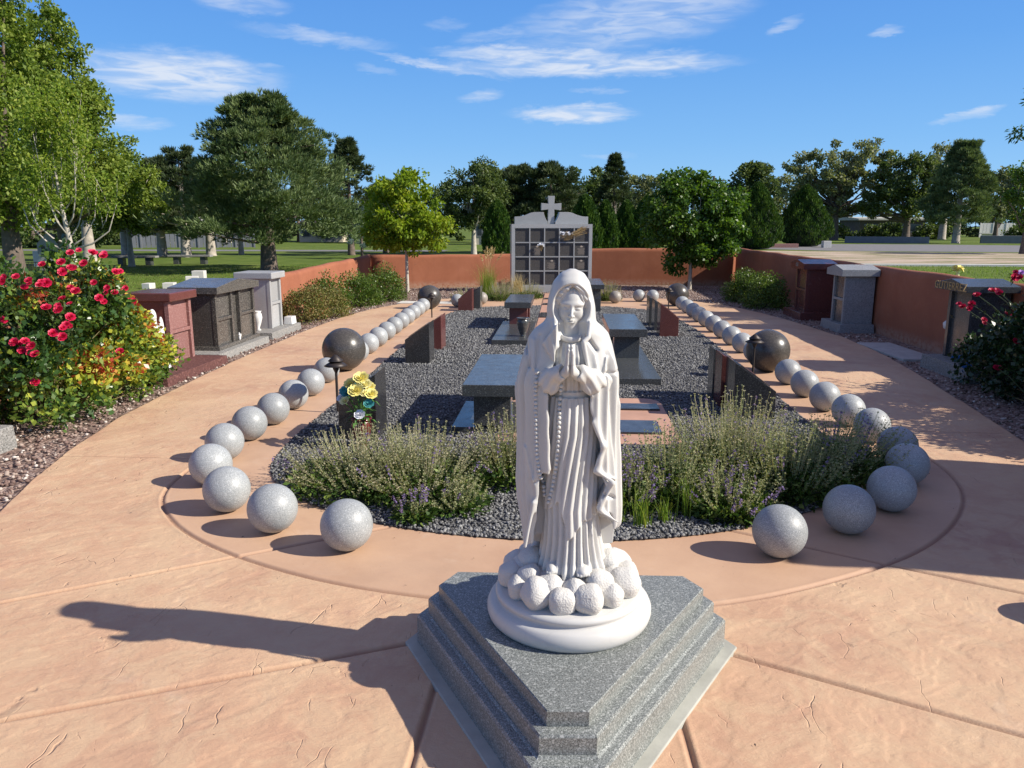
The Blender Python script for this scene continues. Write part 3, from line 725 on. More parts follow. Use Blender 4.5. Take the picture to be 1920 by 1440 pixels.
def head_field(h):
    xs = np.arange(-.075, .066, h); ys = np.arange(-.115, .04, h); zs = np.arange(1.25, 1.492, h)
    X0, Y0, Z0 = np.meshgrid(xs, ys, zs, indexing='ij'); XR_, YR_, ZR_ = X0, Y0, Z0
    X0 = (X0+.006)/1.05-.006; Y0 = (Y0-.013)/1.05; Z0 = (Z0-.016-1.36)/1.05+1.36
    u = X0+.006; v = Y0; w = Z0-1.372
    a_ = RAD(9); ca, sa = math.cos(a_), math.sin(a_)          # the head bows
    v, w = (v+.0)*ca-w*sa*-1*0+0*w, w
    v = Y0*ca - (Z0-1.36)*sa*(-1); w = (Z0-1.36)*ca+Y0*sa*(-1)-.012
    b_ = RAD(3); u, w = u*math.cos(b_)-w*math.sin(b_), w*math.cos(b_)+u*math.sin(b_)
    E = lambda c, r: ell(u, v, w, c, r)
    f = E((0, -.008, .016), (.050, .055, .064))
    f = smin(f, E((0, -.030, -.004), (.0400, .042, .063)), .014)
    f = smin(f, E((0, -.052, -.060), (.014, .013, .011)), .018)
    for s_ in (-1, 1):
        f = smin(f, E((s_*.022, -.050, -.017), (.017, .016, .020)), .012)
        f = smin(f, E((s_*.0175, -.0595, .0165), (.014, .006, .0045)), .012)
        f = smax(f, -E((s_*.0185, -.0765, .004), (.0120, .0080, .0070)), .008)
        f = smin(f, E((s_*.0185, -.0605, .0025), (.0105, .0085, .0065)), .002)
        f = smax(f, -E((s_*.0185, -.0700, .0000), (.0095, .0035, .0013)), .0015)
    f = smin(f, cap(u, v, w, (0, -.066, .014), (0, -.0845, -.0165), .0036, .0058), .006)
    for s_ in (-1, 1): f = smin(f, E((s_*.0062, -.0775, -.0185), (.0048, .0052, .0042)), .003)
    f = smin(f, E((0, -.062, -.036), (.017, .013, .012)), .008)
    f = smin(f, E((0, -.0745, -.0322), (.0105, .0048, .0026)), .0015)
    f = smin(f, E((0, -.0740, -.0385), (.0085, .0050, .0034)), .0015)
    f = smax(f, -E((0, -.0795, -.0352), (.0115, .0045, .0006)), .001)
    # hair: parted, waves swept down both sides
    hair = E((0, -.006, .020), (.0565, .063, .062))
    wave = np.sin((np.abs(u)*1.15+w*.55)*300+np.abs(v)*60)*.0022
    hair = hair-wave
    part = E((0, -.10, .0), (.046, .07, .066)); hair = smax(hair, -part, .006)
    hair = smax(hair, -(E((0, -.07, .07), (.0022, .04, .03))), .003)
    f = smin(f, hair, .002)
    for s_ in (-1, 1):
        for j, (o1, r_) in enumerate(((0, .0085), (.009, .0075))):
            pts = [(s_*(.010+o1*.9), -.054+o1*.6, .072-o1*.3), (s_*(.036+o1*.8), -.050+o1*.7, .050), (s_*(.049+o1*.7), -.042+o1*.8, .014), (s_*(.049+o1*.7), -.040+o1*.8, -.03), (s_*(.041+o1), -.046+o1*.6, -.066), (s_*(.044+o1), -.064, -.10)]
            tb = chain(u, v, w, pts, [r_*.7, r_, r_, r_*.95, r_*.85, r_*.6])-.0014*np.sin(w*260+u*120+j*2)
            f = smin(f, tb, .004)
    # neck and collar
    f = f*1.05; X0, Y0, Z0 = XR_, YR_, ZR_
    f = smin(f, cap(X0, Y0, Z0, (-.006, -.022, 1.325), (-.006, -.018, 1.25), .027, .034), .010)
    q = np.sqrt(((X0+.006)/.037)**2+((Y0+.035)/.036)**2)
    col = np.sqrt(((q-1)*.036)**2*1.6+((Z0-1.290-.32*(Y0+.035))*.62)**2)-.0055
    f = smin(f, col, .003)
    return (xs, ys, zs), f

def hand_field(h):
    xs = np.arange(-.062, .046, h); ys = np.arange(-.205, -.085, h); zs = np.arange(1.140, 1.310, h)
    X, Y, Z = np.meshgrid(xs, ys, zs, indexing='ij'); X = (X+.010)/1.08; Z = (Z-1.16)/1.04+1.16-.012
    F_ = None
    for s_ in (-1, 1):
        f = ell(X, Y, Z, (s_*.0085, -.152, 1.186), (.0085, .022, .026))
        f = smin(f, cap(X, Y, Z, (s_*.012, -.148, 1.172), (s_*.030, -.132, 1.152), .013, .014), .010)
        for k, (yo, ztop, yt) in enumerate(((-.168, 1.246, -.172), (-.160, 1.257, -.165), (-.151, 1.260, -.158), (-.142, 1.254, -.150))):
            kx = s_*(.0075+.001*(k % 2))
            f = smin(f, cap(X, Y, Z, (kx, yo, 1.200), (s_*.0072, (yo+yt)/2, 1.230), .0056, .0052), .0022)
            f = smin(f, cap(X, Y, Z, (s_*.0072, (yo+yt)/2, 1.230), (s_*.0048, yt, ztop-.004), .0052, .0042), .002)
        f = smin(f, cap(X, Y, Z, (s_*.012, -.140, 1.180), (s_*.009, -.132, 1.222), .0060, .0045), .003)
        f = smax(f, -s_*X+.0006, .0012)
        F_ = f if F_ is None else np.minimum(F_, f)
    return (xs, ys, zs), F_

def marble():
    m, N = new_mat('white_marble'); c = N.tc.outputs['Object']
    n = N.noise(c, 5, 6, .6, .5); col = N.ramp(n, (.3, (.54, .53, .50)), (.6, (.58, .57, .54)), (.8, (.56, .55, .515)))
    n2 = N.noise(c, 40, 5, .6)
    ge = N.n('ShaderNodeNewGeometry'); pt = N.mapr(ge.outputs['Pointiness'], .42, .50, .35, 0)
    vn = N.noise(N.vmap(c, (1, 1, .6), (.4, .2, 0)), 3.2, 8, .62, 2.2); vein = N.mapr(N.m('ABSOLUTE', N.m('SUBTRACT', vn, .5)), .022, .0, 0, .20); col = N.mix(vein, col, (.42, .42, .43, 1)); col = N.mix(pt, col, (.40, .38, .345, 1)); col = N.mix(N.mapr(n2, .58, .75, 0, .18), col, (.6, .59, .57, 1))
    N.link(col, N.b.inputs['Base Color']); N.b.inputs['Roughness'].default_value = .42; N.b.inputs['Specular IOR Level'].default_value = .4
    N.link(bump(N, N.noise(c, 180, 4, .6), .08, .002), N.b.inputs['Normal'])
    return m
M['marble'] = marble()
def rough_marble():
    m, N = new_mat('rough_marble'); c = N.tc.outputs['Object']
    N.b.inputs['Base Color'].default_value = (.58, .565, .53, 1); N.b.inputs['Roughness'].default_value = .75
    h_ = N.m('ADD', N.noise(c, 110, 5, .65, 1.5), N.voro(c, 150))
    N.link(bump(N, h_, .45, .004), N.b.inputs['Normal']); return m
M['rough_marble'] = rough_marble()

# pedestal: truncated triangle in steps
def offset_poly(poly, d):
    n = len(poly); out = []
    for i in range(n):
        p0, p1, p2 = (Vector(poly[i-1]), Vector(poly[i]), Vector(poly[(i+1) % n]))
        e1 = (p1-p0).normalized(); e2 = (p2-p1).normalized(); n1 = Vector((e1.y, -e1.x)); n2 = Vector((e2.y, -e2.x))
        bi = (n1+n2); bi.normalize(); out.append(tuple(p1+bi*(d/max(.2, bi.dot(n1)))))
    return out
TRI = [(-.413, 2.93), (-.472, 2.805), (-.028, 2.022), (.097, 2.030), (.571, 2.843), (.508, 2.95)]
PED_TOP = .255
def build_pedestal():
    root = tag(empty('pedestal', (0, 0, 0)), 'stepped grey granite pedestal with cut corners under the white statue', 'pedestal')
    prof = [(.080, .0), (.080, .118), (.074, .127), (.048, .130), (.041, .136), (.038, .146), (.038, .192), (.033, .200), (.010, .203), (.003, .209), (0, .218), (0, .252), (-.003, PED_TOP)]
    def rings(name, pr):
        b = MB(); n = 6; vs = []
        for d, z in pr: vs += [(p[0], p[1], z) for p in offset_poly(TRI, d)]
        fs = [(i*n+k, i*n+(k+1) % n, (i+1)*n+(k+1) % n, (i+1)*n+k) for i in range(len(pr)-1) for k in range(n)]
        fs += [tuple(range(n))[::-1], tuple((len(pr)-1)*n+k for k in range(n))]
        b.add(vs, fs); o = b.build(name, M['grey'], root); return o
    rings('bottom_step', prof[:5]+[(.038, .1365)]); rings('middle_step', [(.038, .130)]+prof[5:9]+[(.0, .2035)]); rings('top_step', [(0, .200)]+prof[10:])
    pad = MB().prism(offset_poly(TRI, .125)[::1], -.05, .008); tag(pad.build('concrete_pad', M['padconc'], None, bevel=.004), 'pale concrete footing showing round the foot of the stepped granite pedestal', 'footing')
build_pedestal()

def build_statue():
    root = tag(empty('statue', (SX, SY, PED_TOP)), 'white marble statue of a veiled praying woman on a round base of clouds', 'statue')
    off = (0, 0, -PED_TOP)
    h = .0026
    (xs, ys, zs), mf, gf = body_fields(h)
    V, Q = surface_net(mf, (xs[0], ys[0], zs[0]), h); V[:, 2] -= PED_TOP
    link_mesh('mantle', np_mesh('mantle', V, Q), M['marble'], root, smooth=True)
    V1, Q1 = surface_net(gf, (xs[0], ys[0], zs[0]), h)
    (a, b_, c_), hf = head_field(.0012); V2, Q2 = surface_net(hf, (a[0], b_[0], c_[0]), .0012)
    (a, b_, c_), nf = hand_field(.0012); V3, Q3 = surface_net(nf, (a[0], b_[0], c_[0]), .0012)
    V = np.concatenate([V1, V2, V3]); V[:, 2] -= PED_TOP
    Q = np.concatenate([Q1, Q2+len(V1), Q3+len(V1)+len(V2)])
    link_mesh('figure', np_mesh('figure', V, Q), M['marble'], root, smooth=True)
    both = np.minimum(mf, gf)
    def front(x, z):
        i = int(round((x-xs[0])/h)); k = int(round((z-zs[0])/h)); col = both[i, :, k]; j = np.argmax(col < 0)
        return ys[j]
    # rosary
    ros = empty('rosary', (0, 0, 0)); ros.parent = root
    bead = MB().ball((0, 0, 0), .0074, 10, 7); proto = None
    def strand(pts, n):
        nonlocal proto
        P_ = [Vector(px2(x, y, 2.52)) for x, y in pts]; L = [0]
        for p, q in zip(P_[:-1], P_[1:]): L.append(L[-1]+(q-p).length)
        for i in range(n):
            t = L[-1]*i/(n-1); x = float(np.interp(t, L, [p[0] for p in P_])); z = float(np.interp(t, L, [p[1] for p in P_]))
            y = min(front(x, z), front(x+.006, z), front(x-.006, z))
            if proto is None: proto = bead.build('bead', M['marble'], ros, smooth=True); o = proto
            else: o = proto.copy(); COL.objects.link(o); o.parent = ros
            o.location = (x, y-.002, z-PED_TOP)
    strand([(1006,700),(1004,740),(1005,800),(1006,850),(1011,885),(1018,915),(1020,935)], 31)
    strand([(1052,722),(1049,760),(1048,800),(1046,840),(1042,880),(1036,915),(1028,945)], 27)
    # round base
    disc = MB().lathe([(.02, 0), (.283, 0), (.294, .012), (.299, .028), (.299, .045), (.292, .062), (.283, .070), (.268, .073), (.262, .078), (.262, .086), (.268, .092), (.268, .100), (.262, .108), (.250, .112), (.02, .112)], 0, 0, 96)
    disc.build('round_base', M['marble'], root, smooth=True)
    # clouds
    cl = MB().ball((0, 0, .125), .205, 32, 16, (1, 1, .46)).build('cloud_base', M['rough_marble'], root, smooth=True)
    rg = random.Random(5)
    def puff(cx, cy, cz, r, sq):
        b = MB().ball((0, 0, 0), 1, 20, 14, sq)
        b.v = [tuple(Vector(p)*r*(1+.05*math.sin(p[0]*5+cx*90)+.04*math.sin(p[1]*6+cy*70)+.03*math.sin(p[2]*7+cx*40))) for p in b.v]
        o = b.build('cloud_puff', M['rough_marble'], cl, smooth=True); o.location = (cx, cy, cz)
    k = 14
    for i in range(k):
        t = 2*math.pi*(i+.5)/k-math.pi/2+.1; R_ = .205; r = (.055, .047, .060, .050, .056)[i % 5]
        puff(R_*math.cos(t), R_*math.sin(t)*1.0, .112+r*.70, r, (1, .9, .98))
    for i in range(11):
        t = 2*math.pi*i/11-math.pi/2+.12; R_ = .160; r = (.046, .054, .048)[i % 3]
        puff(R_*math.cos(t), R_*math.sin(t), .168+(.012 if math.sin(t) > -.2 else 0)+.012*(i % 2), r, (1, 1, .85))
    for i in range(6):
        t = math.pi*i/5; puff(.135*math.cos(t), .135*math.sin(t), .205, .05, (1, 1, .9))
build_statue()
# ------------------------------------------------------------------ stone balls of the giant rosary
ball_me = MB().ball((0, 0, 0), .135, 64, 40)
small = None
def stone_ball(x, y, label, group, r=.135, mat='bead', name='stone_ball'):
    global small
    if small is None:
        small = ball_me.build('stone_ball', M['bead'], smooth=True); o = small
    else:
        o = small.copy(); COL.objects.link(o)
    if mat != 'bead':
        o.data = small.data.copy(); o.data.materials.clear(); o.data.materials.append(M[mat])
    o.name = name; k = r/.135; o.scale = (k, k, k)
    o.location = (x, y, r-.002); o.rotation_euler = (random.uniform(0, 6), random.uniform(0, 3), random.uniform(0, 6))
    tag(o, label, 'stone ball', group); return o
random.seed(3)
ORD = ['first', 'second', 'third', 'fourth', 'fifth', 'sixth', 'seventh', 'eighth', 'ninth', 'tenth']
Lp = [(-1.097, 3.696), (-1.569, 3.906), (-1.954, 4.196), (-2.263, 4.658), (-2.403, 5.185), (-2.435, 5.715), (-2.43, 6.207), (-2.454, 6.775), (-2.473, 7.337), (-2.515, 7.996)]
Rp = [(1.121, 3.757), (1.583, 4.093), (1.957, 4.456), (2.261, 4.961), (2.38, 5.397), (2.423, 5.967), (2.424, 6.473), (2.40, 6.998), (2.40, 7.591), (2.412, 8.209)]
for i, (x, y) in enumerate(Lp):
    stone_ball(x, y, f'{ORD[i]} grey granite ball from the statue in the curved front left row', 'grey granite balls of the front left row')
for i, (x, y) in enumerate(Rp):
    stone_ball(x, y, f'{ORD[i]} grey granite ball from the statue in the curved front right row', 'grey granite balls of the front right row')
for i in range(10):
    t = i/9
    stone_ball(-2.515-.19*t, 9.30+5.62*t, f'{ORD[i]} grey ball behind the near big dark ball in the back left row', 'grey granite balls of the back left row')
    stone_ball(2.40+.03*t, 9.62+6.1*t, f'{ORD[i]} grey ball behind the near big dark ball in the back right row', 'grey granite balls of the back right row')
stone_ball(-2.516, 8.689, 'big dark polished granite ball nearest the camera on the left', 'big dark granite balls', .25, 'dark_ball', 'large_stone_ball')
stone_ball(2.384, 8.945, 'big dark polished granite ball nearest the camera on the right', 'big dark granite balls', .245, 'dark_ball', 'large_stone_ball')
stone_ball(-2.687, 15.547, 'big dark granite ball at the far end of the left row', 'big dark granite balls', .24, 'dark_ball', 'large_stone_ball')
stone_ball(2.433, 16.452, 'big dark granite ball at the far end of the right row', 'big dark granite balls', .24, 'dark_ball', 'large_stone_ball')
M['tan_ball'] = granite('tan_granite', (.36, .33, .29), (.2, .18, .15), (.5, .47, .43), 200, .45)
stone_ball(-2.17, 15.96, 'grey ball half hidden by dry stalks right of the far left big ball', 'granite balls behind the bed')
stone_ball(-1.72, 16.5, 'ball mostly hidden behind the far red marker on the left', 'granite balls behind the bed', mat='tan_ball')
stone_ball(2.02, 17.3, 'grey ball touching the left side of the far right big ball', 'granite balls behind the bed')
stone_ball(1.72, 17.35, 'pale grey ball standing free behind the right dark markers', 'granite balls behind the bed')
stone_ball(1.17, 16.95, 'tan ball beside the sage clump behind the bed', 'granite balls behind the bed', mat='tan_ball')

stone_ball(2.36, 3.15, 'unseen grey ball added outside the right edge to cast a shadow on the paving', 'unseen balls added for their shadow')  # stand-in out of view, put in for the rounded shadow on the paving
# ------------------------------------------------------------------ path lights
def path_light():
    root = empty('path_light')
    MB().tube([(0, 0, -.05), (0, 0, .40)], .012, 10).build('pole', M['bronze'], root, smooth=False)
    MB().lathe([(.012, .37), (.026, .40), (.032, .43), (.030, .455), (.012, .46)], seg=20).build('socket', M['bronze'], root, smooth=True)
    MB().lathe([(.10, .430), (.104, .433), (.060, .462), (.03, .470), (.0285, .462), (.055, .452)], seg=28).build('lower_shade', M['bronze'], root, smooth=True)
    MB().lathe([(.066, .474), (.068, .478), (.012, .528), (.003, .532), (.002, .50), (.05, .478)], seg=28).build('cap', M['bronze'], root, smooth=True)
    return root
pl = path_light()
for i, ((x, y), hh, lab) in enumerate([((-2.0, 6.63), 1.0, 'dark bronze path light before the near left big dark ball'), ((2.13, 8.55), .92, 'dark bronze path light before the near right big dark ball'),
        ((-2.38, 14.0), .86, 'dark path light standing before the far left big dark ball'), ((2.14, 15.6), .86, 'dark path light standing before the far right big dark ball')]):
    o = pl if i == 0 else copy_tree(pl)
    o.location = (x, y, 0); o.scale = (1, 1, hh); tag(o, lab, 'path light', 'bronze path lights in the gravel')

# ------------------------------------------------------------------ slanted memorial markers
def marker(x0, x1, y0, y1, zl, zr, mat, label, face=None):
    "low end and high end: zl at x0, zr at x1"
    root = tag(empty('slant_marker', ((x0+x1)/2, (y0+y1)/2, 0)), label, 'grave marker', 'slanted granite markers along the ring')
    ox, oy = (x0+x1)/2, (y0+y1)/2
    MB().extr([(x0-ox, -.03), (x1-ox, -.03), (x1-ox, zr), (x0-ox, zl)], y0-oy, y1-oy, 'y').build('stone', M[mat], root, bevel=.004)
    # bronze plate on the slope
    d = Vector((x1-x0, 0, zr-zl)); n = Vector((-d.z, 0, d.x)).normalized(); n = n if n.z > 0 else -n
    a = Vector((x0-ox, 0, zl))+d*.14+n*.002; b = Vector((x0-ox, 0, zl))+d*.86+n*.002
    w0, w1 = (y0-oy)*.8, (y1-oy)*.8; t = n*.006
    MB().add([(a.x, w0, a.z), (b.x, w0, b.z), (b.x, w1, b.z), (a.x, w1, a.z), (a.x+t.x, w0, a.z+t.z), (b.x+t.x, w0, b.z+t.z), (b.x+t.x, w1, b.z+t.z), (a.x+t.x, w1, a.z+t.z)],
             [(3, 2, 1, 0), (4, 5, 6, 7), (0, 1, 5, 4), (1, 2, 6, 5), (2, 3, 7, 6), (3, 0, 4, 7)]).build('plaque', M[face or 'bronze'], root, bevel=.0015)
    return root
marker(-1.73, -1.43, 5.74, 6.10, .30, .53, 'black', 'black slanted marker behind the vase of yellow roses', 'black')
marker(-1.89, -1.59, 9.13, 9.48, .30, .51, 'black', 'black slanted marker right of the near left big dark ball', 'black')
marker(-1.90, -1.62, 10.25, 10.65, .27, .47, 'red', 'dark red slanted marker just behind the black one on the left', 'red')
marker(-2.04, -1.76, 15.1, 15.4, .24, .46, 'red', 'dark red slanted marker farthest on the left below the grass tuft', 'red')
marker(-1.92, -1.64, 15.5, 15.9, .24, .46, 'slate', 'grey slanted marker hidden behind the farthest left red one', 'slate')
marker(1.86, 1.50, 6.62, 7.0, .25, .50, 'black', 'black slanted marker behind the right lavender clump', 'black')
marker(1.84, 1.47, 7.03, 7.34, .27, .505, 'red', 'dark red slanted marker behind the near right black one', 'red')
marker(1.83, 1.46, 7.37, 7.62, .27, .505, 'slate', 'grey slanted marker at the back of the near right three', 'slate')
marker(1.77, 1.49, 11.7, 12.05, .29, .51, 'red', 'dark red slanted marker half way along the right row of balls', 'red')
marker(1.76, 1.48, 12.35, 12.75, .29, .50, 'slate', 'grey slanted marker behind the right half way red one', 'slate')
marker(1.75, 1.46, 12.95, 13.35, .29, .50, 'slate', 'dark grey slanted marker farthest of the right half way three', 'black')
marker(.30, .76, 15.05, 15.35, .05, .30, 'slate', 'low dark wedge marker between the two right benches', 'slate')

# ------------------------------------------------------------------ benches
def bench(x0, x1, y0, y1, zt, label, legmat='slate', slab=None, top='slate'):
    cx, cy = (x0+x1)/2, (y0+y1)/2; root = tag(empty('stone_bench', (cx, cy, 0)), label, 'bench', 'granite benches along the centre walk')
    X0, X1, Y0, Y1 = x0-cx, x1-cx, y0-cy, y1-cy; th = .095
    MB().box(X0, X1, Y0, Y1, zt-th, zt).build('seat', M[top], root, bevel=.004)
    w = (x1-x0)*.68/2
    for a in (Y0+.16, Y1-.36): MB().box(-w, w, a, a+.20, .07 if slab else -.02, zt-th-.001).build('leg', M[legmat], root, bevel=.004)
    if slab:
        s0, s1, s2, s3, sh = slab
        MB().box(s0-cx, s1-cx, s2-cy, s3-cy, -.02, sh).build('base', M['slate'], root, bevel=.004)
    return root
bench(-.765, -.325, 5.83, 7.3, .44, 'dark granite bench left of the statue, nearest the camera', slab=(-.88, -.2, 6.0, 6.95, .055))
bench(.57, 1.02, 9.15, 10.8, .45, 'dark granite bench right of the statue with a stepped base', slab=(.5, 1.06, 8.02, 10.9, .075))
bench(-.92, -.49, 12.35, 13.85, .45, 'dark granite bench with red legs behind the granite urn', 'red', slab=(-.98, -.42, 10.7, 12.9, .08))
bench(.47, .89, 16.25, 18.2, .45, 'farthest dark bench right of the statue near the niche wall')

for x0_, x1_, y0_, y1_, lab in [(-.35, .90, 6.84, 7.06, 'narrow dark granite ledger flush in the pink paving right of the statue'), (-.35, .82, 6.02, 6.42, 'wide dark granite ledger nearest the statue in the pink paving'),
        (-.40, .48, 14.0, 14.75, 'dark granite ledger in the centre walk beside the far left bench'), (-.40, .48, 16.3, 16.6, 'narrow dark ledger in the centre walk toward the niche wall'), (-.40, .48, 17.6, 17.8, 'farthest narrow dark ledger in the centre walk')]:
    tag(MB().box(x0_, x1_, y0_, y1_, -.02, .030).build('ledger_stone', M['black'], bevel=.004), lab, 'ledger stone', 'ledger stones in the centre walk')
# urns and vases
def urn(x, y, z, s, mat, label, name='urn', cat='urn'):
    prof = [(.045, 0), (.05, .008), (.042, .016), (.048, .04), (.075, .12), (.088, .185), (.088, .215), (.078, .238), (.072, .248), (.09, .256), (.092, .266), (.08, .268), (.062, .262), (.055, .2), (.02, .18)]
    b = MB().lathe([(r*s, zz*s) for r, zz in prof], seg=32)
    return tag(b.build(name, M[mat], smooth=True, loc=(x, y, z)), label, cat)
urn(-.555, 11.1, .078, 1.02, 'slate', 'dark granite urn standing on the slab before the far left bench')
urn(-1.50, 5.56, 0, .86, 'maroon', 'glossy maroon vase holding yellow roses by the left marker', 'vase', 'vase')

def rosette(b, c, r, n=3, seed=0, up=(0, 0, 1)):
    "rose bloom of cupped petals"
    rg = random.Random(seed); c = Vector(c); U = Vector(up).normalized(); A = U.orthogonal().normalized(); B_ = U.cross(A)
    for ring in range(n):
        k = 5+ring; rr = r*(.30+.70*ring/max(1, n-1)); tilt = .25+.85*ring/max(1, n-1)
        for i in range(k):
            t = 2*math.pi*(i+.5*ring+rg.uniform(-.1, .1))/k; d = A*math.cos(t)+B_*math.sin(t); s = U.cross(d); w = rr*.62
            p0 = c-U*r*.25; p1 = c+d*rr*.55*tilt+U*r*(.35-.2*ring/n); p2 = c+d*rr*(.5+.5*tilt)+U*r*(.62-.42*ring/n)
            b.add([p0, p1-s*w*.8, p2-s*w*.45, p2+d*rr*.08+U*r*.03, p2+s*w*.45, p1+s*w*.8], [(0, 1, 2, 3), (0, 3, 4, 5)])
    return b
def leafy(b, c, d, L, w, bend=.25):
    c = Vector(c); d = Vector(d).normalized(); s = d.cross(Vector((.1, .2, 1))); s = s.normalized() if s.length > .01 else Vector((1, 0, 0)); u = s.cross(d)
    p = [c, c+d*L*.45+s*w+u*L*.06, c+d*L-u*L*bend, c+d*L*.45-s*w+u*L*.06, c+d*L*.5-u*L*.03]
    b.add(p, [(0, 1, 4), (1, 2, 4), (2, 3, 4), (3, 0, 4)])
M['leafgreen'] = plain('bouquet_leaf', (.07, .17, .03), .5, .3, 30)
def bouquet():
    root = tag(empty('bouquet', (-1.50, 5.56, .21)), 'bouquet of yellow roses and teal flowers in the maroon vase', 'flowers')
    rg = random.Random(4)
    st = MB(); lv = MB()
    heads = [(x_*.82, y_, z_*.95, r_*1.08, m_) for x_, y_, z_, r_, m_ in [(-.01, -.09, .26, .05, 'plastic_yellow'), (.02, -.02, .345, .05, 'plastic_yellow'), (-.085, -.01, .30, .042, 'plastic_yellow'), (.05, .0, .29, .042, 'pale_yellow'), (.055, -.06, .235, .03, 'pale_yellow'), (.115, -.05, .225, .042, 'plastic_yellow'),
             (-.13, -.03, .245, .04, 'teal'), (-.10, -.06, .235, .035, 'teal'), (.10, -.08, .155, .034, 'teal'), (-.02, .02, .32, .04, 'teal'), (-.165, -.04, .19, .03, 'plastic_white'), (-.12, -.08, .175, .032, 'pale_yellow'), (.02, -.10, .07, .035, 'plastic_white'), (.07, .05, .26, .04, 'plastic_yellow'), (-.06, .06, .27, .04, 'teal')]]
    for i, (x, y, z, r, m_) in enumerate(heads):
        rosette(MB(), (0, 0, 0), r, 4, i, (x*2, y*2-.35, .55)).build('flower', M[m_], root, loc=(x, y, z))
        st.tube([(x*.1, y*.1, -.05), (x*.5, y*.5, z*.5), (x, y, z-.01)], .003, 5)
    for i in range(46):
        t = rg.uniform(0, 6.28); r = rg.uniform(.01, .09); z = rg.uniform(.0, .24)
        leafy(lv, (r*math.cos(t), r*math.sin(t), z), (math.cos(t), math.sin(t), rg.uniform(-.3, .7)), rg.uniform(.05, .09), rg.uniform(.012, .02))
    st.build('stem', M['leafgreen'], root); lv.build('leaf', M['leafgreen'], root)
bouquet()

# ------------------------------------------------------------------ niche wall with cross
def niche_wall():
    W, D, Hn = 2.06, .62, 1.70; ang = RAD(7)
    root = tag(empty('niche_wall', (-.27, 19.95, 0), ang), 'grey granite niche wall with a cross on top and twenty dark doors', 'niche wall')
    h = W/2
    MB().box(-h, h, 0, D, -.05, Hn-.001).build('body', M['lightgrey'], root)
    f = MB(); cols, rows = 5, 4; x0 = -h+.085; cw = (W-.17)/cols; z0 = .165; ch = (Hn-.10-z0)/rows; fw = .030
    f.box(-h, x0-fw/2+.015, -.05, -.001, -.05, Hn); f.box(h-.085+fw/2-.015, h, -.05, -.001, -.05, Hn)
    f.box(x0, h-.085, -.05, -.001, -.05, z0); f.box(x0, h-.085, -.05, -.001, z0+rows*ch, Hn)
    f.build('frame', M['lightgrey'], root, bevel=.003)
    g = MB()
    for i in range(1, cols): g.box(x0+i*cw-fw/2, x0+i*cw+fw/2, -.048, -.001, z0, z0+rows*ch)
    for j in range(1, rows):
        for i in range(cols): g.box(x0+i*cw+fw/2, x0+(i+1)*cw-fw/2, -.047, -.001, z0+j*ch-fw/2, z0+j*ch+fw/2)
    g.build('divider', M['lightgrey'], root, bevel=.002)
    d0 = None
    for j in range(rows):
        for i in range(cols):
            loc = (x0+(i+.5)*cw, -.012, z0+(j+.5)*ch)
            if d0 is None: d = d0 = MB().box(-cw/2+fw*.6, cw/2-fw*.6, -.006, .008, -ch/2+fw*.6, ch/2-fw*.6).build('niche_door', M['niche'], root, bevel=.003)
            else: d = d0.copy(); COL.objects.link(d); d.parent = root
            d.location = loc
            if (i, j) in ((1, 2), (2, 1), (4, 2), (4, 1), (3, 3)):
                t = MB(); rg = random.Random(i*7+j)
                for k in range(6):
                    w = rg.uniform(.07, .12); zz = .02-k*.026; t.box(-w, w, -.0085, -.0065, zz-.0045, zz+.0045)
                t.ball((0, -.007, .075), .03, 10, 6, (1.2, .1, .8))
                t.build('inscription', M['ltr'], d)
    # curved pediment halves
    def half(s):
        pts = []
        top = [(.94, .0), (.94, .185), (.80, .19), (.66, .225), (.52, .285), (.42, .30), (.205, .30), (.19, .24), (.165, .17), (.13, .10), (.10, .06), (.10, 0)]
        return [(s*u, Hn+.001+z) for u, z in top]
    for s in (-1, 1): MB().extr(half(s), .12, .42, 'y').build('pediment', M['lightgrey'], root, bevel=.004)
    c = [(-.085, 0), (.085, 0), (.075, .365), (.255, .345), (.255, .525), (.075, .505), (.085, .70), (-.085, .70), (-.075, .505), (-.255, .525), (-.255, .345), (-.075, .365)]
    MB().extr([(u, Hn+.002+z) for u, z in c], .18, .34, 'y').build('cross', M['lightgrey'], root, bevel=.004)
    return root, cw, ch, x0, z0, ang
nr, cw, ch, nx0, nz0, nang = niche_wall()
def nloc(i, j, dx=0, dz=0, dy=-.07):
    x = nx0+(i+.5)*cw+dx; y = dy; return Vector((-.27+x*math.cos(nang)-y*math.sin(nang), 19.95+x*math.sin(nang)+y*math.cos(nang), nz0+(j+.5)*ch+dz))
def spray(loc, label, col, seed, tall=.2, n=7, leafc='dry', lean=0):
    root = tag(empty('flower_spray', loc), label, 'flowers'); rg = random.Random(seed); st = MB()
    for i in range(n):
        x, y, z = rg.uniform(-.07, .07)+lean*tall, rg.uniform(-.05, -.01), rg.uniform(.6, 1.05)*tall
        rosette(MB(), (0, 0, 0), rg.uniform(.022, .038), 3, i, (x, -.5, .6)).build('flower', M[col], root, loc=(x, y, z))
        st.tube([(0, 0, -.02), (x*.6, y*.6, z*.6), (x, y, z)], .003, 5)
    for i in range(14):
        t = rg.uniform(0, 6.28); leafy(st, (rg.uniform(-.02, .02), -.01, rg.uniform(0, tall*.8)), (math.cos(t)+lean, -.3, rg.uniform(.2, 1)), .07, .009)
    st.build('stem', M[leafc], root); return root
spray(nloc(1, 2, .10, -.02), 'white and lilac flowers at the second door of the third row', 'plastic_white', 2, .17, 7, 'dry')
spray(nloc(3, 3, -.11, -.05), 'small white flowers at the left edge of the fourth door, top row', 'plastic_white', 3, .12, 6)
spray(nloc(3, 3, .11, -.06), 'small white flowers right of the fourth door, top row', 'plastic_white', 4, .12, 5)
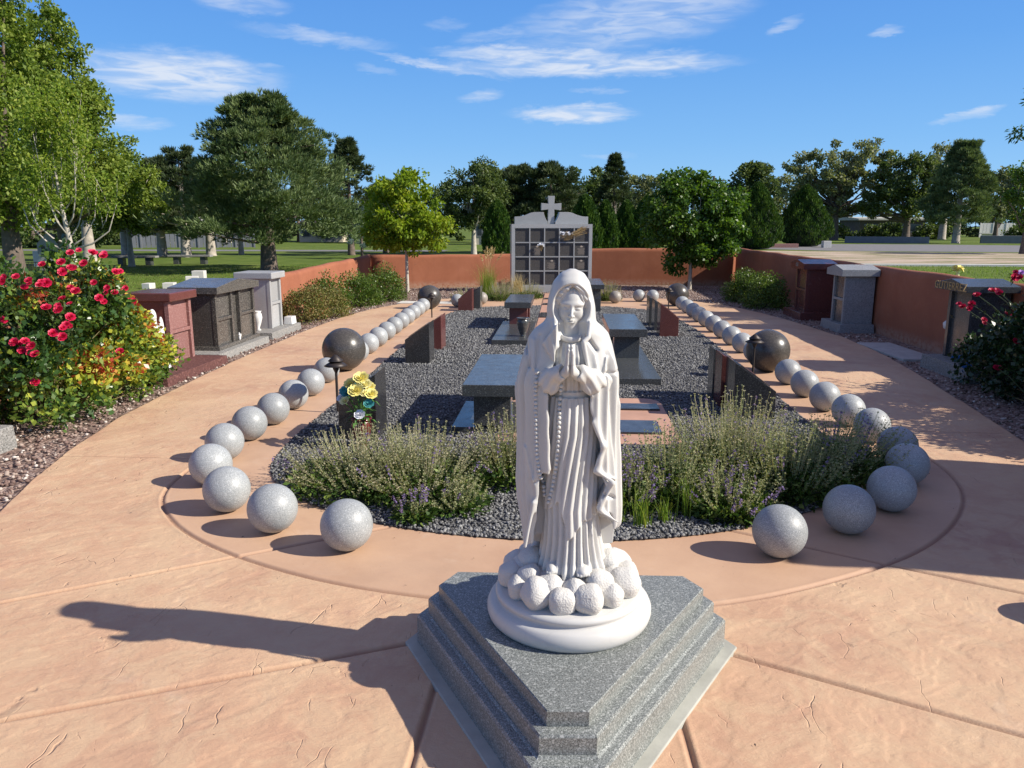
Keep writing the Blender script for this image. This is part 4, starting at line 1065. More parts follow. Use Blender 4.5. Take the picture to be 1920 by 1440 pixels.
dry = MB(); rg = random.Random(8); b0 = nloc(3, 3, -.03, -.08); b1 = nloc(4, 3, .02, .13)
for i in range(46):
    e = b1+Vector((rg.uniform(-.12, .12), rg.uniform(-.1, .02), rg.uniform(-.10, .09))); s = b0+Vector((rg.uniform(-.05, .05), rg.uniform(-.02, 0), rg.uniform(-.05, .05)))
    dry.tube([s, s.lerp(e, .5)+Vector((0, -.02, .01)), e], .0035, 4); leafy(dry, e, (e-s), .05, .008)
tag(dry.build('dried_bundle', M['dry']), 'bundle of dry stems leaning across the top right niche doors', 'dried flowers')

# ------------------------------------------------------------------ terracotta walls
def wall(name, p0, p1, h0, h1, label, th=.22, out=1):
    p0 = Vector(p0); p1 = Vector(p1); d = (p1-p0); L = d.length; n = max(6, int(L/.35)); rg = random.Random(len(label))
    prof = [(0, -.1), (0, .90), (.012, .955), (.045, .99), (.11, 1.0), (.175, .99), (.208, .955), (.22, .90), (.22, -.1)]
    b = MB(); vs = []; m_ = len(prof)
    for i in range(n+1):
        h = h0+(h1-h0)*i/n+.006*math.sin(i*1.3)+.004*math.sin(i*.6+2)
        for u, z in prof: vs.append((L*i/n, out*(u+.004*math.sin(i*.9+z*4)), z*h if z > 0 else z))
    fs = [(i*m_+k, i*m_+k+1, (i+1)*m_+k+1, (i+1)*m_+k) for i in range(n) for k in range(m_-1)]
    fs += [tuple(range(m_)), tuple(n*m_+k for k in range(m_))]
    b.add(vs, fs)
    o = b.build(name, M['stucco'], smooth=False, loc=(p0.x, p0.y, 0), rz=math.atan2(d.y, d.x))
    o.data.polygons.foreach_set('use_smooth', np.array([len(p.vertices) == 4 for p in o.data.polygons]))
    return tag(o, label, 'wall')
wall('garden_wall', (-5.16, 20.75), (-.45, 22.35), .885, .87, 'terracotta stucco back wall left of the niche wall')
wall('garden_wall', (-.45, 22.5), (4.95, 22.55), 1.02, 1.04, 'terracotta stucco back wall right of the niche wall')
wall('garden_wall', (-5.05, 2.0), (-5.02, 13.5), .72, .80, 'sunlit terracotta wall running behind the left monuments', out=1)
wall('garden_wall', (-5.02, 13.5), (-5.16, 20.95), .80, .885, 'sunlit peach wall behind the left shrubs', out=1)
wall('garden_wall', (4.93, 22.5), (4.96, 14.8), 1.04, 1.03, 'far shaded wall on the right meeting the back wall', out=1)
wall('garden_wall', (4.97, 14.8), (5.0, 9.6), 1.03, 1.02, 'shaded terracotta wall between the two right grey monuments', out=1)
wall('garden_wall', (5.0, 9.6), (5.1, 2.5), 1.02, 1.02, 'terracotta wall behind the right rose bush', out=1)

# ------------------------------------------------------------------ monuments
def gable(x0, x1, y0, y1, z0, z1, za):
    ym = (y0+y1)/2
    return MB().extr([(y0, z0), (y1, z0), (y1, z1), (ym, za), (y0, z1)], x0, x1, 'x')
def monument(side, xf, xb, y0, y1, pad, zb, zc, za, mat, doormat, label, padmat='rock_grey', framemat=None, cols=1, over=.06, flat=False, rows=2, padh=.07, step=None):
    """side = +1: front looks to +x, -1: front looks to -x; xf/xb front and back x of the body"""
    cx, cy = (xf+xb)/2, (y0+y1)/2
    root = tag(empty('monument', (cx, cy, 0)), label, 'grave monument')
    px0, px1, py0, py1 = [p-(cx if i < 2 else cy) for i, p in enumerate(pad)]
    pb = MB().box(px0, px1, py0, py1, -.05, padh, .012); pb.build('base', M[padmat], root, bevel=.004)
    zz = padh
    if step:
        MB().box(min(xf, xb)-cx-step, max(xf, xb)-cx+step, y0-cy-step, y1-cy+step, padh-.002, padh+.05).build('plinth', M[mat], root, bevel=.004); zz = padh+.05
    f = xf-cx; bk = xb-cx; a = min(f-side*.04, bk); b = max(f-side*.04, bk); Y0, Y1 = y0-cy, y1-cy
    MB().box(a, b, Y0, Y1, zz-.002, zb).build('body', M[mat], root, bevel=.003)
    fm = M[framemat or mat]; w = .055
    xs0, xs1 = sorted((f-side*.0395, f+side*.012))
    cwid = (Y1-Y0)/cols
    fr = MB()
    if cols == 1:
        spans = [(Y0, Y1)]
    else:
        g_ = (Y1-Y0)*.17; spans = [(Y0, -g_/2), (g_/2, Y1)]
    for s0, s1 in spans:
        fr.box(xs0, xs1, s0-.004, s0+w, zz, zb-.002); fr.box(xs0, xs1, s1-w, s1+.004, zz, zb-.002)
        if rows == 2: fr.box(xs0, xs1-.004 if side > 0 else xs1, s0+w+.0005, s1-w-.0005, (zz+zb)/2-.02, (zz+zb)/2+.02)
    fr.build('frame', fm, root, bevel=.002)
    for s0, s1 in spans:
        for r_ in range(rows):
            h0 = zz+(zb-zz)*r_/rows+.022*(r_ > 0); h1 = zz+(zb-zz)*(r_+1)/rows-.022*(r_ < rows-1)
            d0, d1 = sorted((f-side*.038, f-side*.022))
            MB().box(d0, d1, s0+w+.001, s1-w-.001, h0+.001, h1-.003).build('door', M[doormat], root)
    c0, c1 = sorted((f+side*(over+.012), bk-side*.03))
    if flat: MB().box(c0, c1, Y0-over, Y1+over, zb, zc).build('cap', M[mat], root, bevel=.012)
    else: gable(c0, c1, Y0-over, Y1+over, zb, zc, za).build('cap', M[mat], root, bevel=.004)
    return root, cx, cy
monument(1, -4.53, -5.0, 8.58, 9.12, (-5.0, -4.14, 7.72, 9.22), .80, .90, .93, 'red', 'pinkred', 'dark red granite monument beside the left rose bush', 'rock_red', 'pinkred', flat=True, padh=.075)
monument(1, -4.44, -4.99, 9.60, 10.86, (-5.0, -4.27, 9.27, 10.95), .80, .885, .96, 'brown', 'brown', 'dark grey brown granite double monument between the red and pale grey ones', 'rock_grey', 'brown', cols=2, step=.045)
monument(1, -4.49, -4.99, 11.62, 12.08, (-5.0, -4.29, 11.12, 12.42), .855, .955, .985, 'lightgrey', 'lightgrey', 'pale grey granite monument at the far end of the left row', 'rock_grey', 'lightgrey', flat=True, padh=.09)
M['salt_rock'] = M['salt']
monument(-1, 4.49, 4.94, 12.56, 13.10, (4.40, 4.95, 12.44, 13.36), .875, .98, 1.045, 'salt', 'brown', 'speckled grey gabled monument on the right against the wall', 'salt', 'salt', rows=2, padh=.12, over=.09)
r_, mcx, mcy = monument(-1, 4.45, 4.92, 14.40, 15.02, (4.28, 4.93, 14.12, 15.2), .88, .985, 1.05, 'red', 'red', 'dark red gabled monument on the right beyond the grey one', 'red', 'red', padh=.12, over=.09)
gr_, gcx, gcy = monument(-1, 4.56, 4.97, 8.88, 9.38, (4.35, 4.98, 8.42, 9.5), .93, 1.00, 1.065, 'slate', 'slate', 'dark granite monument with a family name on its gable behind the right rose bush', 'rock_grey', 'slate', rows=1, padh=.14, over=.12)

def lettering(txt, size, parent, loc, rot, mat, name='lettering', depth=.002, sx=1.0):
    cu = bpy.data.curves.new(name, 'FONT'); cu.body = txt; cu.size = size; cu.extrude = depth; cu.align_x = 'CENTER'; cu.align_y = 'CENTER'; cu.space_character = 1.08
    t = bpy.data.objects.new(name+'_tmp', cu); COL.objects.link(t); dg = bpy.context.evaluated_depsgraph_get(); me = bpy.data.meshes.new_from_object(t.evaluated_get(dg))
    bpy.data.objects.remove(t); me.materials.clear()
    o = link_mesh(name, me, mat, parent, loc=loc, rot=rot); o.scale = (sx, 1, 1); return o
gx = 4.56-.132-gcx
lettering('GUTIERREZ', .125, gr_, (gx-.002, 0, .978), (math.pi/2, 0, -math.pi/2), M['gold'], sx=1.08)
lettering('LEE', .09, r_, (4.45-.102-mcx-.002, 0, .955), (math.pi/2, 0, -math.pi/2), M['ltr'], sx=1.1)

# block at the left frame edge
b = MB().box(-.42, .42, -.62, .30, -.05, .16, .01)
tag(b.build('granite_block', M['rock_grey'], bevel=.01, loc=(-4.60, 5.18, 0), rz=RAD(-3)), 'rough grey granite block by the path at the left edge of the photo', 'stone base')
# paving slabs in the gravel
tag(MB().box(-.25, .22, -.72, .72, -.05, .012).build('paving_slab', M['concrete'], bevel=.004, loc=(4.52, 10.55, 0), rz=RAD(2)), 'plain concrete slab in the shade before the right wall', 'paving slab')
tag(MB().box(-.62, .62, -.22, .22, -.05, .014).build('paving_slab', M['curb'], bevel=.004, loc=(-2.95, 16.75, 0), rz=RAD(-3)), 'pale concrete slab behind the far left big dark ball', 'paving slab')

# small ornaments on the left monuments
def figurine(loc, s, label, kind='angel'):
    root = tag(empty('figurine', loc), label, 'figurine'); h = .012
    xs = np.arange(-.11, .11, .006); zs = np.arange(-.01, .36, .006); X, Y, Z = np.meshgrid(xs, xs, zs, indexing='ij')
    f = ell(X, Y, Z, (0, 0, .09), (.055, .05, .10)); f = smin(f, ell(X, Y, Z, (0, -.01, .19), (.042, .036, .06)), .02); f = smin(f, ell(X, Y, Z, (0, -.02, .27), (.032, .034, .038)), .015)
    f = smin(f, ell(X, Y, Z, (.05, .02, .2), (.02, .03, .07)), .015); f = smin(f, ell(X, Y, Z, (-.05, .02, .2), (.02, .03, .07)), .015)
    f = smin(f, cap(X, Y, Z, (.03, -.03, .2), (0, -.055, .22), .014), .01); f = smin(f, cap(X, Y, Z, (-.03, -.03, .2), (0, -.055, .22), .014), .01)
    f = f-.004*np.sin(X*120)*np.cos(Z*60)*(Z < .16)
    V, Q = surface_net(f, (xs[0], xs[0], zs[0]), .006); link_mesh('body', np_mesh('body', V*s, Q), M['white'], root, smooth=True); return root
o = figurine((-4.44, 8.10, .075), 1.0, 'tall white angel figurine at the left of the red monument'); o.scale = (1.25, 1.25, 2.25)
tag(MB().box(-.13, .13, -.10, .10, 0, .07, .01).build('planter_box', M['white'], bevel=.006, loc=(-4.52, 8.2, .075)), 'small white box on the base of the red monument', 'box')
figurine((-4.40, 10.2, .12), .34, 'tiny white figurine on the ledge of the brown double monument')
tag(MB().lathe([(.03, 0), (.045, .01), (.02, .04), (.05, .12), (.07, .2), (.06, .26), (.045, .28), (.065, .30), (.06, .30), (.04, .28)], seg=24).build('vase', M['white'], smooth=True, loc=(-4.60, 11.36, .09)), 'white vase left of the pale grey monument', 'vase')
tag(MB().box(-.07, .07, -.11, .11, 0, .12, .008).build('planter_box', M['white'], bevel=.006, loc=(-4.42, 12.25, .09)), 'white box on the base of the pale grey monument', 'box')
spray((4.42, 8.55, .0), 'blue artificial flowers on the ground before the dark monument', 'bluefab', 11, .17, 12, 'leafgreen')
spray((4.46, 8.95, .12), 'light blue artificial flowers on the base of the dark monument', 'bluefab', 12, .08, 6, 'leafgreen', .8)
o = spray((4.66, 9.35, .50), 'yellow green spray over a white wall vase by the dark monument', 'dry', 13, .16, 8, 'dry')
tag(MB().lathe([(.01, 0), (.05, .03), (.06, .09), (.03, .12), (.02, .1)], seg=16).build('wall_vase', M['white'], smooth=True, loc=(4.60, 9.43, .43)), 'small white vase hanging beside the dark monument', 'vase')
o = spray((4.86, 8.72, 1.04), 'purple and red artificial flowers standing on the dark monument', 'purple', 15, .12, 6, 'leafgreen')
rosette(MB(), (0, 0, 0), .045, 4, 3, (0, -1, .3)).build('red_flower', M['rosered'], o, loc=(0, -.06, .07))
# ------------------------------------------------------------------ vegetation
def leaf_mat(name, stops, trans=.35, rough=.5, spec=.25):
    m = bpy.data.materials.new(name); m.use_nodes = True; t = m.node_tree; t.nodes.clear(); N = NT(t)
    o = N.n('ShaderNodeOutputMaterial'); b = N.n('ShaderNodeBsdfPrincipled'); tr = N.n('ShaderNodeBsdfTranslucent'); mx = N.n('ShaderNodeMixShader')
    a = N.n('ShaderNodeAttribute'); a.attribute_name = 'rnd'
    col = N.ramp(a.outputs['Fac'], *stops)
    N.link(col, b.inputs['Base Color']); b.inputs['Roughness'].default_value = rough; b.inputs['Specular IOR Level'].default_value = spec
    N.link(N.mix(1, col, (1.5, 1.5, .7, 1), 'MULTIPLY'), tr.inputs[0])
    mx.inputs[0].default_value = trans; N.link(b.outputs[0], mx.inputs[1]); N.link(tr.outputs[0], mx.inputs[2]); N.link(mx.outputs[0], o.inputs[0])
    return m
LM = {
 'poplar': leaf_mat('poplar_leaves', ((0, (.06, .105, .015)), (.5, (.15, .22, .03)), (1, (.33, .38, .08)))),
 'young': leaf_mat('young_tree_leaves', ((0, (.10, .17, .02)), (.5, (.19, .28, .035)), (1, (.33, .37, .07))), .45),
 'pine': leaf_mat('pine_needles', ((0, (.045, .085, .03)), (.5, (.125, .18, .07)), (1, (.26, .32, .14))), .15),
 'darkpine': leaf_mat('dark_pine_needles', ((0, (.026, .045, .02)), (.5, (.06, .09, .038)), (1, (.13, .155, .07))), .12),
 'spruce': leaf_mat('blue_spruce_needles', ((0, (.08, .13, .13)), (.5, (.16, .23, .235)), (1, (.28, .36, .37))), .12),
 'golden': leaf_mat('golden_leaves', ((0, (.10, .17, .015)), (.5, (.20, .29, .02)), (.97, (.36, .38, .04)), (1, (.5, .16, .04))), .4),
 'green': leaf_mat('bright_leaves', ((0, (.035, .085, .010)), (.5, (.07, .145, .016)), (1, (.15, .24, .035))), .35, .4, .4),
 'cypress': leaf_mat('cypress_sprays', ((0, (.018, .045, .010)), (.5, (.04, .09, .014)), (1, (.10, .16, .02))), .12),
 'elm': leaf_mat('elm_leaves', ((0, (.10, .13, .06)), (.5, (.17, .20, .09)), (1, (.29, .30, .16))), .3),
 'elmdark': leaf_mat('dark_elm_leaves', ((0, (.04, .07, .02)), (.5, (.08, .12, .035)), (1, (.15, .19, .06))), .3),
 'shrub': leaf_mat('shrub_leaves', ((0, (.035, .075, .012)), (.5, (.08, .14, .02)), (1, (.18, .24, .045))), .25, .4, .4),
 'brownshrub': leaf_mat('brownish_shrub_leaves', ((0, (.06, .08, .02)), (.4, (.15, .17, .045)), (.8, (.24, .19, .08)), (1, (.28, .06, .04))), .25),
 'sage': leaf_mat('sage_stems', ((0, (.12, .155, .07)), (.5, (.27, .30, .155)), (.8, (.41, .385, .25)), (1, (.49, .42, .31))), .25, .7),
 'sagegreen': leaf_mat('green_sage_stems', ((0, (.08, .13, .05)), (.5, (.22, .27, .13)), (.85, (.40, .39, .22)), (1, (.48, .42, .27))), .25, .7),
 'sageleaf': leaf_mat('sage_leaves', ((0, (.025, .06, .012)), (.6, (.07, .13, .025)), (1, (.19, .25, .06))), .2),
 'violet': leaf_mat('violet_florets', ((0, (.13, .09, .24)), (.5, (.24, .17, .40)), (1, (.38, .30, .5))), .3),
 'rose': leaf_mat('rose_leaves', ((0, (.018, .05, .016)), (.35, (.05, .11, .025)), (.55, (.13, .21, .035)), (.74, (.40, .44, .05)), (.86, (.60, .52, .07)), (.93, (.52, .20, .05)), (1, (.36, .06, .03))), .3, .35, .5),
 'roseshade': leaf_mat('shade_darkened_rose_leaves', ((0, (.012, .034, .012)), (.5, (.03, .07, .018)), (.8, (.09, .13, .03)), (.93, (.3, .2, .05)), (1, (.30, .05, .03))), .12, .35, .5),  # rose leaf colours darkened to stand in for shade on the right bush
 'grassblade': leaf_mat('grass_blades', ((0, (.08, .15, .02)), (.6, (.18, .28, .04)), (1, (.36, .38, .1))), .35),
 'plume': leaf_mat('grass_plumes', ((0, (.35, .26, .12)), (1, (.6, .5, .3))), .3),
}
M['bark'] = plain('tree_bark', (.13, .10, .08), .95, .35, 6, bmp=.8)
M['palebark'] = plain('pale_bark', (.42, .38, .32), .85, .25, 9, bmp=.4)
M['bleached'] = plain('bleached_bark', (.36, .32, .27), .9, .3, 5, bmp=.5)

def leaf_mesh(name, P, D, S, W, mat, parent=None, rnd=None, bend=.15, up=None):
    "one diamond leaf per point: P base, D unit direction, S length, W half width"
    n = len(P); D = D/np.maximum(1e-6, np.linalg.norm(D, axis=1))[:, None]
    R = rng.normal(size=(n, 3)); 
    if up is not None: R = np.cross(D, np.array([0, 0, 1.0]))+R*up
    T = R-(R*D).sum(1)[:, None]*D; T /= np.maximum(1e-6, np.linalg.norm(T, axis=1))[:, None]
    Nn = np.cross(D, T); S = S[:, None]; W = W[:, None] if np.ndim(W) else W
    V = np.stack([P, P+D*S*.5+T*W+Nn*S*bend*.4, P+D*S-Nn*S*bend, P+D*S*.5-T*W+Nn*S*bend*.4], 1).reshape(-1, 3)
    me = np_mesh(name, V, np.arange(4*n).reshape(n, 4)); set_attr(me, 'rnd', np.clip(rng.random(n) if rnd is None else rnd, 0, 1))
    return link_mesh(name, me, mat, parent)
def unit(n):
    v = rng.normal(size=(n, 3)); return v/np.linalg.norm(v, axis=1)[:, None]
FAR = 1
def clump_leaves(C, Rc, per, flat=.75):
    "leaves gathered in clumps round centres C with radii Rc"
    n = len(C); k = per; d = unit(n*k).reshape(n, k, 3); r = rng.random((n, k, 1))**.45
    Pp = C[:, None, :]+d*r*Rc[:, None, None]*np.array([1, 1, flat]); return Pp.reshape(-1, 3), d.reshape(-1, 3)
def limb(b, p0, p1, r0, r1, seg=6, wob=.06, n=5, sag=0.0):
    p0 = Vector(p0); p1 = Vector(p1); L = (p1-p0).length; pts = []
    for i in range(n+1):
        t = i/n; w = Vector((random.uniform(-1, 1), random.uniform(-1, 1), random.uniform(-.5, .5)))*wob*L*(0 < i < n)
        pts.append(p0.lerp(p1, t)+w*.5+Vector((0, 0, math.sin(t*math.pi)*sag*L)))
    b.tube(pts, [r0+(r1-r0)*(i/n) for i in range(n+1)], seg); return pts
def broad_tree(name, base, H, lobes, leaf, n, mat, label, cat='tree', r0=.15, trunk_h=1.0, bark='bark', clump=.5, group=None, nclump=None, lean=(0, 0), jit=.0, wfac=.32, limbs=18, shell=.5, droop=0.0):
    """lobes: list of (dx, dy, z, rx, ry, rz) ellipsoids of crown round the base"""
    root = tag(empty(name, tuple(base)), label, cat, group)
    vol = np.array([l[3]*l[4]*l[5] for l in lobes]); pr = vol**.75; pr /= pr.sum(); K = nclump or max(30, int(n/90))
    ch = rng.choice(len(lobes), K, p=pr); d = unit(K); r = shell+(1-shell)*rng.random(K)**.7
    Lb = np.array(lobes, float)[ch]; C = Lb[:, :3]+d*r[:, None]*Lb[:, 3:6]
    C[:, 2] = np.maximum(C[:, 2], trunk_h*.55 if lobes[0][2] > 2.7 or H < 4 else .4)
    Rc = clump*rng.uniform(.55, 1.25, K); per = max(4, int(n/K)); P, dd = clump_leaves(C, Rc, per)
    m = len(P); D = dd*.5+unit(m)*.8; D[:, 2] -= .15+droop
    tone = np.repeat(rng.uniform(-.3, .26, K) if leaf > .1 else rng.uniform(-.22, .16, K), per)
    leaf_mesh('crown', P, D, leaf*rng.uniform(.7, 1.25, m), leaf*wfac*rng.uniform(.8, 1.2, m), LM[mat], root, rnd=np.clip(rng.random(m)*.62+.19+tone, 0, .955)+(.045*(rng.random(m) > .997)))
    random.seed(K+int(H*10)); b = MB(); top = Vector((lean[0], lean[1], H*.72))
    b.tube([(0, 0, -.1), (0, 0, trunk_h*.02), (lean[0]*.1, lean[1]*.1, trunk_h*.5), (lean[0]*.3, lean[1]*.3, trunk_h), tuple(top)], [r0*1.5, r0*1.2, r0, r0*.85, r0*.12], 10)
    for i in range(min(limbs, K)):
        c = Vector(C[i]); z0 = trunk_h+(c.z-trunk_h)*random.uniform(.1, .5); z0 = max(trunk_h*.8, min(z0, H*.65)); t = max(0, (z0-trunk_h)/max(.1, H*.72-trunk_h))
        s = Vector((lean[0]*(.3+.7*t), lean[1]*(.3+.7*t), z0)); limb(b, s, c, r0*.42*(1-t*.6), r0*.06, 5, .08, 5, -.08)
    b.build('trunk', M[bark], root, smooth=True)
    return root
def conifer(name, base, H, R, z0, n, mat, label, cat='pine tree', r0=.2, tuft=.2, group=None, shape=1.0, layers=None, blades=5, top=.06, lean=0, irregular=.25, trunk_mat='bark'):
    root = tag(empty(name, tuple(base)), label, cat, group); H = H*.93 if name != 'big_pine' else H
    n = int(n*2.3); K = int(n/26) if layers is None else layers
    t = rng.random(K)**.85; z = z0+(H-z0)*t; prof = np.maximum(top, (1-t**1.15))**(1/shape); az = rng.uniform(0, 2*np.pi, K)
    lob = 1+irregular*np.sin(az*3+z*1.7)+irregular*.6*np.sin(az*5-z*2.3)
    rr = R*prof*lob*(.35+.65*rng.random(K)**.5)
    C = np.stack([rr*np.cos(az)+lean*t, rr*np.sin(az), z+rr*.12], 1)
    Rc = (.12+.09*rng.random(K))*R*(.5+.5*prof)
    per = max(4, n//K); P, dd = clump_leaves(C, Rc, per, .42); m = len(P)
    out = P-np.array([0, 0, 0])*1.0; out[:, 2] = 0; out /= np.maximum(.01, np.linalg.norm(out, axis=1))[:, None]
    PP = np.repeat(P, blades, 0); DD = np.repeat(dd*.5+out*.5+np.array([0, 0, .75]), blades, 0)+unit(m*blades)*.55
    tone = np.repeat(np.repeat(rng.uniform(-.25, .25, K), per), blades)
    mm = len(PP); leaf_mesh('crown', PP, DD, tuft*rng.uniform(.6, 1.2, mm), tuft*.07*rng.uniform(.7, 1.4, mm), LM[mat], root, rnd=rng.random(mm)*.6+.2+tone, bend=.05)
    random.seed(K); b = MB(); b.tube([(0, 0, -.1), (0, 0, .05), (0, 0, z0), (lean*.5, 0, (z0+H)/2), (lean, 0, H*.97)], [r0*1.4, r0*1.1, r0*.9, r0*.5, r0*.06], 10)
    for i in range(min(K, 40)): limb(b, (lean*t[i], 0, max(z0*.8, C[i][2]-rr[i]*.15)), C[i], r0*.25*(1-t[i]*.6), r0*.05, 4, .05, 3)
    b.build('trunk', M[trunk_mat], root, smooth=True); return root
def cone_bush(base, H, R, label, n=9000, group='clipped evergreens beyond the wall', shape=.8, dark=0):
    root = tag(empty('cypress', tuple(base)), label, 'evergreen', group)
    t = rng.random(n)**.8; az = rng.uniform(0, 2*np.pi, n)
    prof = np.sin(np.pi*np.clip(.18+.82*t, 0, 1))**shape*.98 if shape > .7 else np.minimum(1, (t+.12)*3.2)**.5*(1-np.clip(t, 0, 1)**1.9)**.85
    bump_ = 1+.10*np.sin(az*4+t*9)+.07*np.sin(az*9-t*17)+.05*np.sin(az*15+t*31)
    r = R*prof*bump_*(.86+.14*rng.random(n)); P = np.stack([r*np.cos(az), r*np.sin(az), .05+t*H*.97], 1)
    D = np.stack([np.cos(az)*.35, np.sin(az)*.35, np.full(n, 1.0)], 1)+unit(n)*.35
    crease = .5+.25*np.sin(az*4+t*9)+.15*np.sin(az*9-t*17)
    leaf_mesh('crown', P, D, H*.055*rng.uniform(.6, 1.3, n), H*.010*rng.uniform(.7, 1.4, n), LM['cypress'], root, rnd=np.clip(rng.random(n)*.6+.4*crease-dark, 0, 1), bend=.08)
    # dense inner body of foliage
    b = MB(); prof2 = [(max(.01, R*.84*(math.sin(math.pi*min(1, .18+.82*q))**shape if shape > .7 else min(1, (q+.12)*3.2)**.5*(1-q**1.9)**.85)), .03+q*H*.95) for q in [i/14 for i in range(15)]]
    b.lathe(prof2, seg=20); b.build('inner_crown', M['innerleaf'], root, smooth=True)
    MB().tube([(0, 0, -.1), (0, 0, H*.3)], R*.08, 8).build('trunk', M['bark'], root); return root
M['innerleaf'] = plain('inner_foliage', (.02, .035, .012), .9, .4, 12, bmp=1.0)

# ---- big trees of the left
a = at(18, 23)
broad_tree('poplar_tree', a, 10.5, [(-1.2, 0, 7.3, 2.3, 2.2, 3.4), (.3, 0, 4.3, 1.9, 1.8, 2.4), (-2.0, .5, 3.6, 2.0, 1.8, 2.0), (.2, .3, 8.2, 1.0, 1, 1.6), (.1, -.4, 2.7, 1.7, 1.5, 1.2)], .13, 46000, 'poplar', 'tall leafy tree cut by the left edge of the photo', r0=.28, trunk_h=1.5, clump=.34, limbs=26, nclump=800, shell=.35)
a = at(118, 30)
broad_tree('poplar_tree', a, 10.3, [(.2, 0, 7.9, 1.25, 1.3, 2.0), (.0, 0, 5.6, 2.1, 2, 2.2), (.7, 0, 3.6, 2.3, 2, 1.8), (-.6, -.4, 2.9, 1.7, 1.5, 1.3), (-1.1, 0, 7.2, .8, .8, 1.3), (1.6, -.3, 6.0, .7, .7, .8)], .14, 42000, 'poplar', 'tall green tree with a pointed top behind the young pale tree', r0=.26, trunk_h=1.6, clump=.32, limbs=24, nclump=760, shell=.35)
a = at(240, 33)
broad_tree('leafy_tree', a, 5.6, [(0, 0, 3.4, 1.3, 1.3, 1.9), (.7, 0, 2.6, .9, .9, 1.3), (-.8, 0, 2.7, .9, .9, 1.4)], .13, 15000, 'poplar', 'smaller leafy tree left of the dark pines', r0=.12, trunk_h=1.0, clump=.4, bark='bleached')
# the young tree with pale limbs
def young_tree():
    base = at(131, 15); root = tag(empty('young_tree', tuple(base)), 'slender young tree with pale bare lower limbs behind the left roses', 'tree')
    b = MB(); random.seed(12); tips = []
    b.tube([(0, 0, -.1), (.03, 0, .8), (-.04, 0, 1.4), (-.12, 0, 2.0), (-.18, 0, 2.9), (-.2, 0, 3.9)], [.062, .055, .048, .034, .02, .006], 8)
    for (z, dx, dz, r, dy) in [(1.15, -.95, 1.25, .022, .0), (1.2, .95, .85, .022, .1), (1.3, -.55, .9, .02, -.3), (1.25, .5, 1.3, .02, .3), (1.5, -.5, 1.6, .018, .2), (1.6, .45, 1.6, .018, -.2), (1.8, -.35, 1.5, .016, -.2), (1.9, .3, 1.6, .016, .2), (2.1, -.2, 1.7, .014, 0), (2.2, .15, 1.7, .014, 0), (1.4, .25, 1.9, .016, .4), (1.45, -.2, 2.0, .016, -.4)]:
        x0 = -.04-.12*max(0, z-1.4); p = [(x0, 0, z), (x0+dx*.45, dy*.4, z+dz*.14), (x0+dx*.8, dy*.8, z+dz*.42), (x0+dx, dy, z+dz)]
        b.tube(p, [r, r*.8, r*.55, r*.2], 6)
        for k in range(5):
            t = random.uniform(.35, .95); q = Vector(p[1]).lerp(Vector(p[3]), t); e = q+Vector((random.uniform(-.2, .2), random.uniform(-.2, .2), random.uniform(.3, .8)))
            b.tube([q, q.lerp(e, .5)+Vector((.02, 0, 0)), e], [r*.35, r*.25, .002], 4); tips += [e, q.lerp(e, .6)]
        tips.append(Vector(p[3]))
    b.build('trunk', M['palebark'], root, smooth=True)
    T = np.array([tuple(v) for v in tips]); T = T[T[:, 2] > 1.9]; extra = np.stack([rng.normal(-.12, .38, 60), rng.normal(0, .4, 60), rng.uniform(2.0, 4.4, 60)], 1)
    extra[:, 0] = -.15+(extra[:, 0]+.15)*np.clip((4.9-extra[:, 2])/2.4, .2, 1)
    C = np.concatenate([T, extra]); P, dd = clump_leaves(C, np.full(len(C), .24), 46); m = len(P); D = unit(m)+np.array([0, 0, -.5])
    leaf_mesh('crown', P, D, .075*rng.uniform(.6, 1.3, m), .018*rng.uniform(.8, 1.2, m), LM['young'], root)
young_tree()
# ---- pines
G1 = 'dark pines over the left lawn'
for px, D, H, R, lab in [(300, 44, 5.6, 2.2, 'dark pine left of the row over the left lawn'), (345, 43, 6.0, 2.5, 'dark pine with two trunks in the middle of the lawn'), (392, 45, 5.6, 2.3, 'dark pine close to the big pine on its left side'), (232, 46, 4.6, 2.0, 'dark pine with a crooked bleached trunk on the left')]:
    conifer('dark_pine', at(px, D), H, R, 1.2, 1900, 'darkpine', lab, r0=.26, tuft=.30, group=G1, shape=1.8, trunk_mat='bleached')
conifer('big_pine', at(500, 30), 6.15, 3.30, .9, 10500, 'pine', 'big spreading pine standing on the left lawn', r0=.30, tuft=.20, shape=1.9, layers=480, irregular=.22, blades=6)
conifer('spruce_tree', at(657, 46), 6.9, 1.9, 1.0, 2600, 'darkpine', 'dark spruce with a cone heavy top right of the big pine', 'spruce tree', r0=.2, tuft=.26, shape=1.5)
conifer('blue_spruce', at(677, 41), 2.9, .95, .4, 1300, 'spruce', 'small blue spruce between the big pine and the yellow green tree', 'spruce tree', r0=.08, tuft=.17, shape=.9)
conifer('dark_pine', at(722, 50), 4.6, 2.0, .9, 1200, 'darkpine', 'low dark pine behind the yellow green tree', r0=.18, tuft=.3, shape=2)
broad_tree('round_evergreen', at(888, 47), 5.6, [(0, 0, 3.5, 2.0, 2, 1.9), (.6, 0, 4.1, 1.3, 1.2, 1.3), (-.6, 0, 2.8, 1.5, 1.4, 1.4)], .22, 11000, 'elmdark', 'round dark evergreen with a pale trunk left of the niche wall', r0=.16, trunk_h=1.1, clump=.45, bark='palebark', wfac=.2)
G2 = 'dark pines behind the niche wall'
conifer('dark_pine', at(970, 50), 5.6, 2.1, .8, 2300, 'darkpine', 'dark pine behind the left half of the niche wall', r0=.2, tuft=.3, group=G2, shape=2.6)
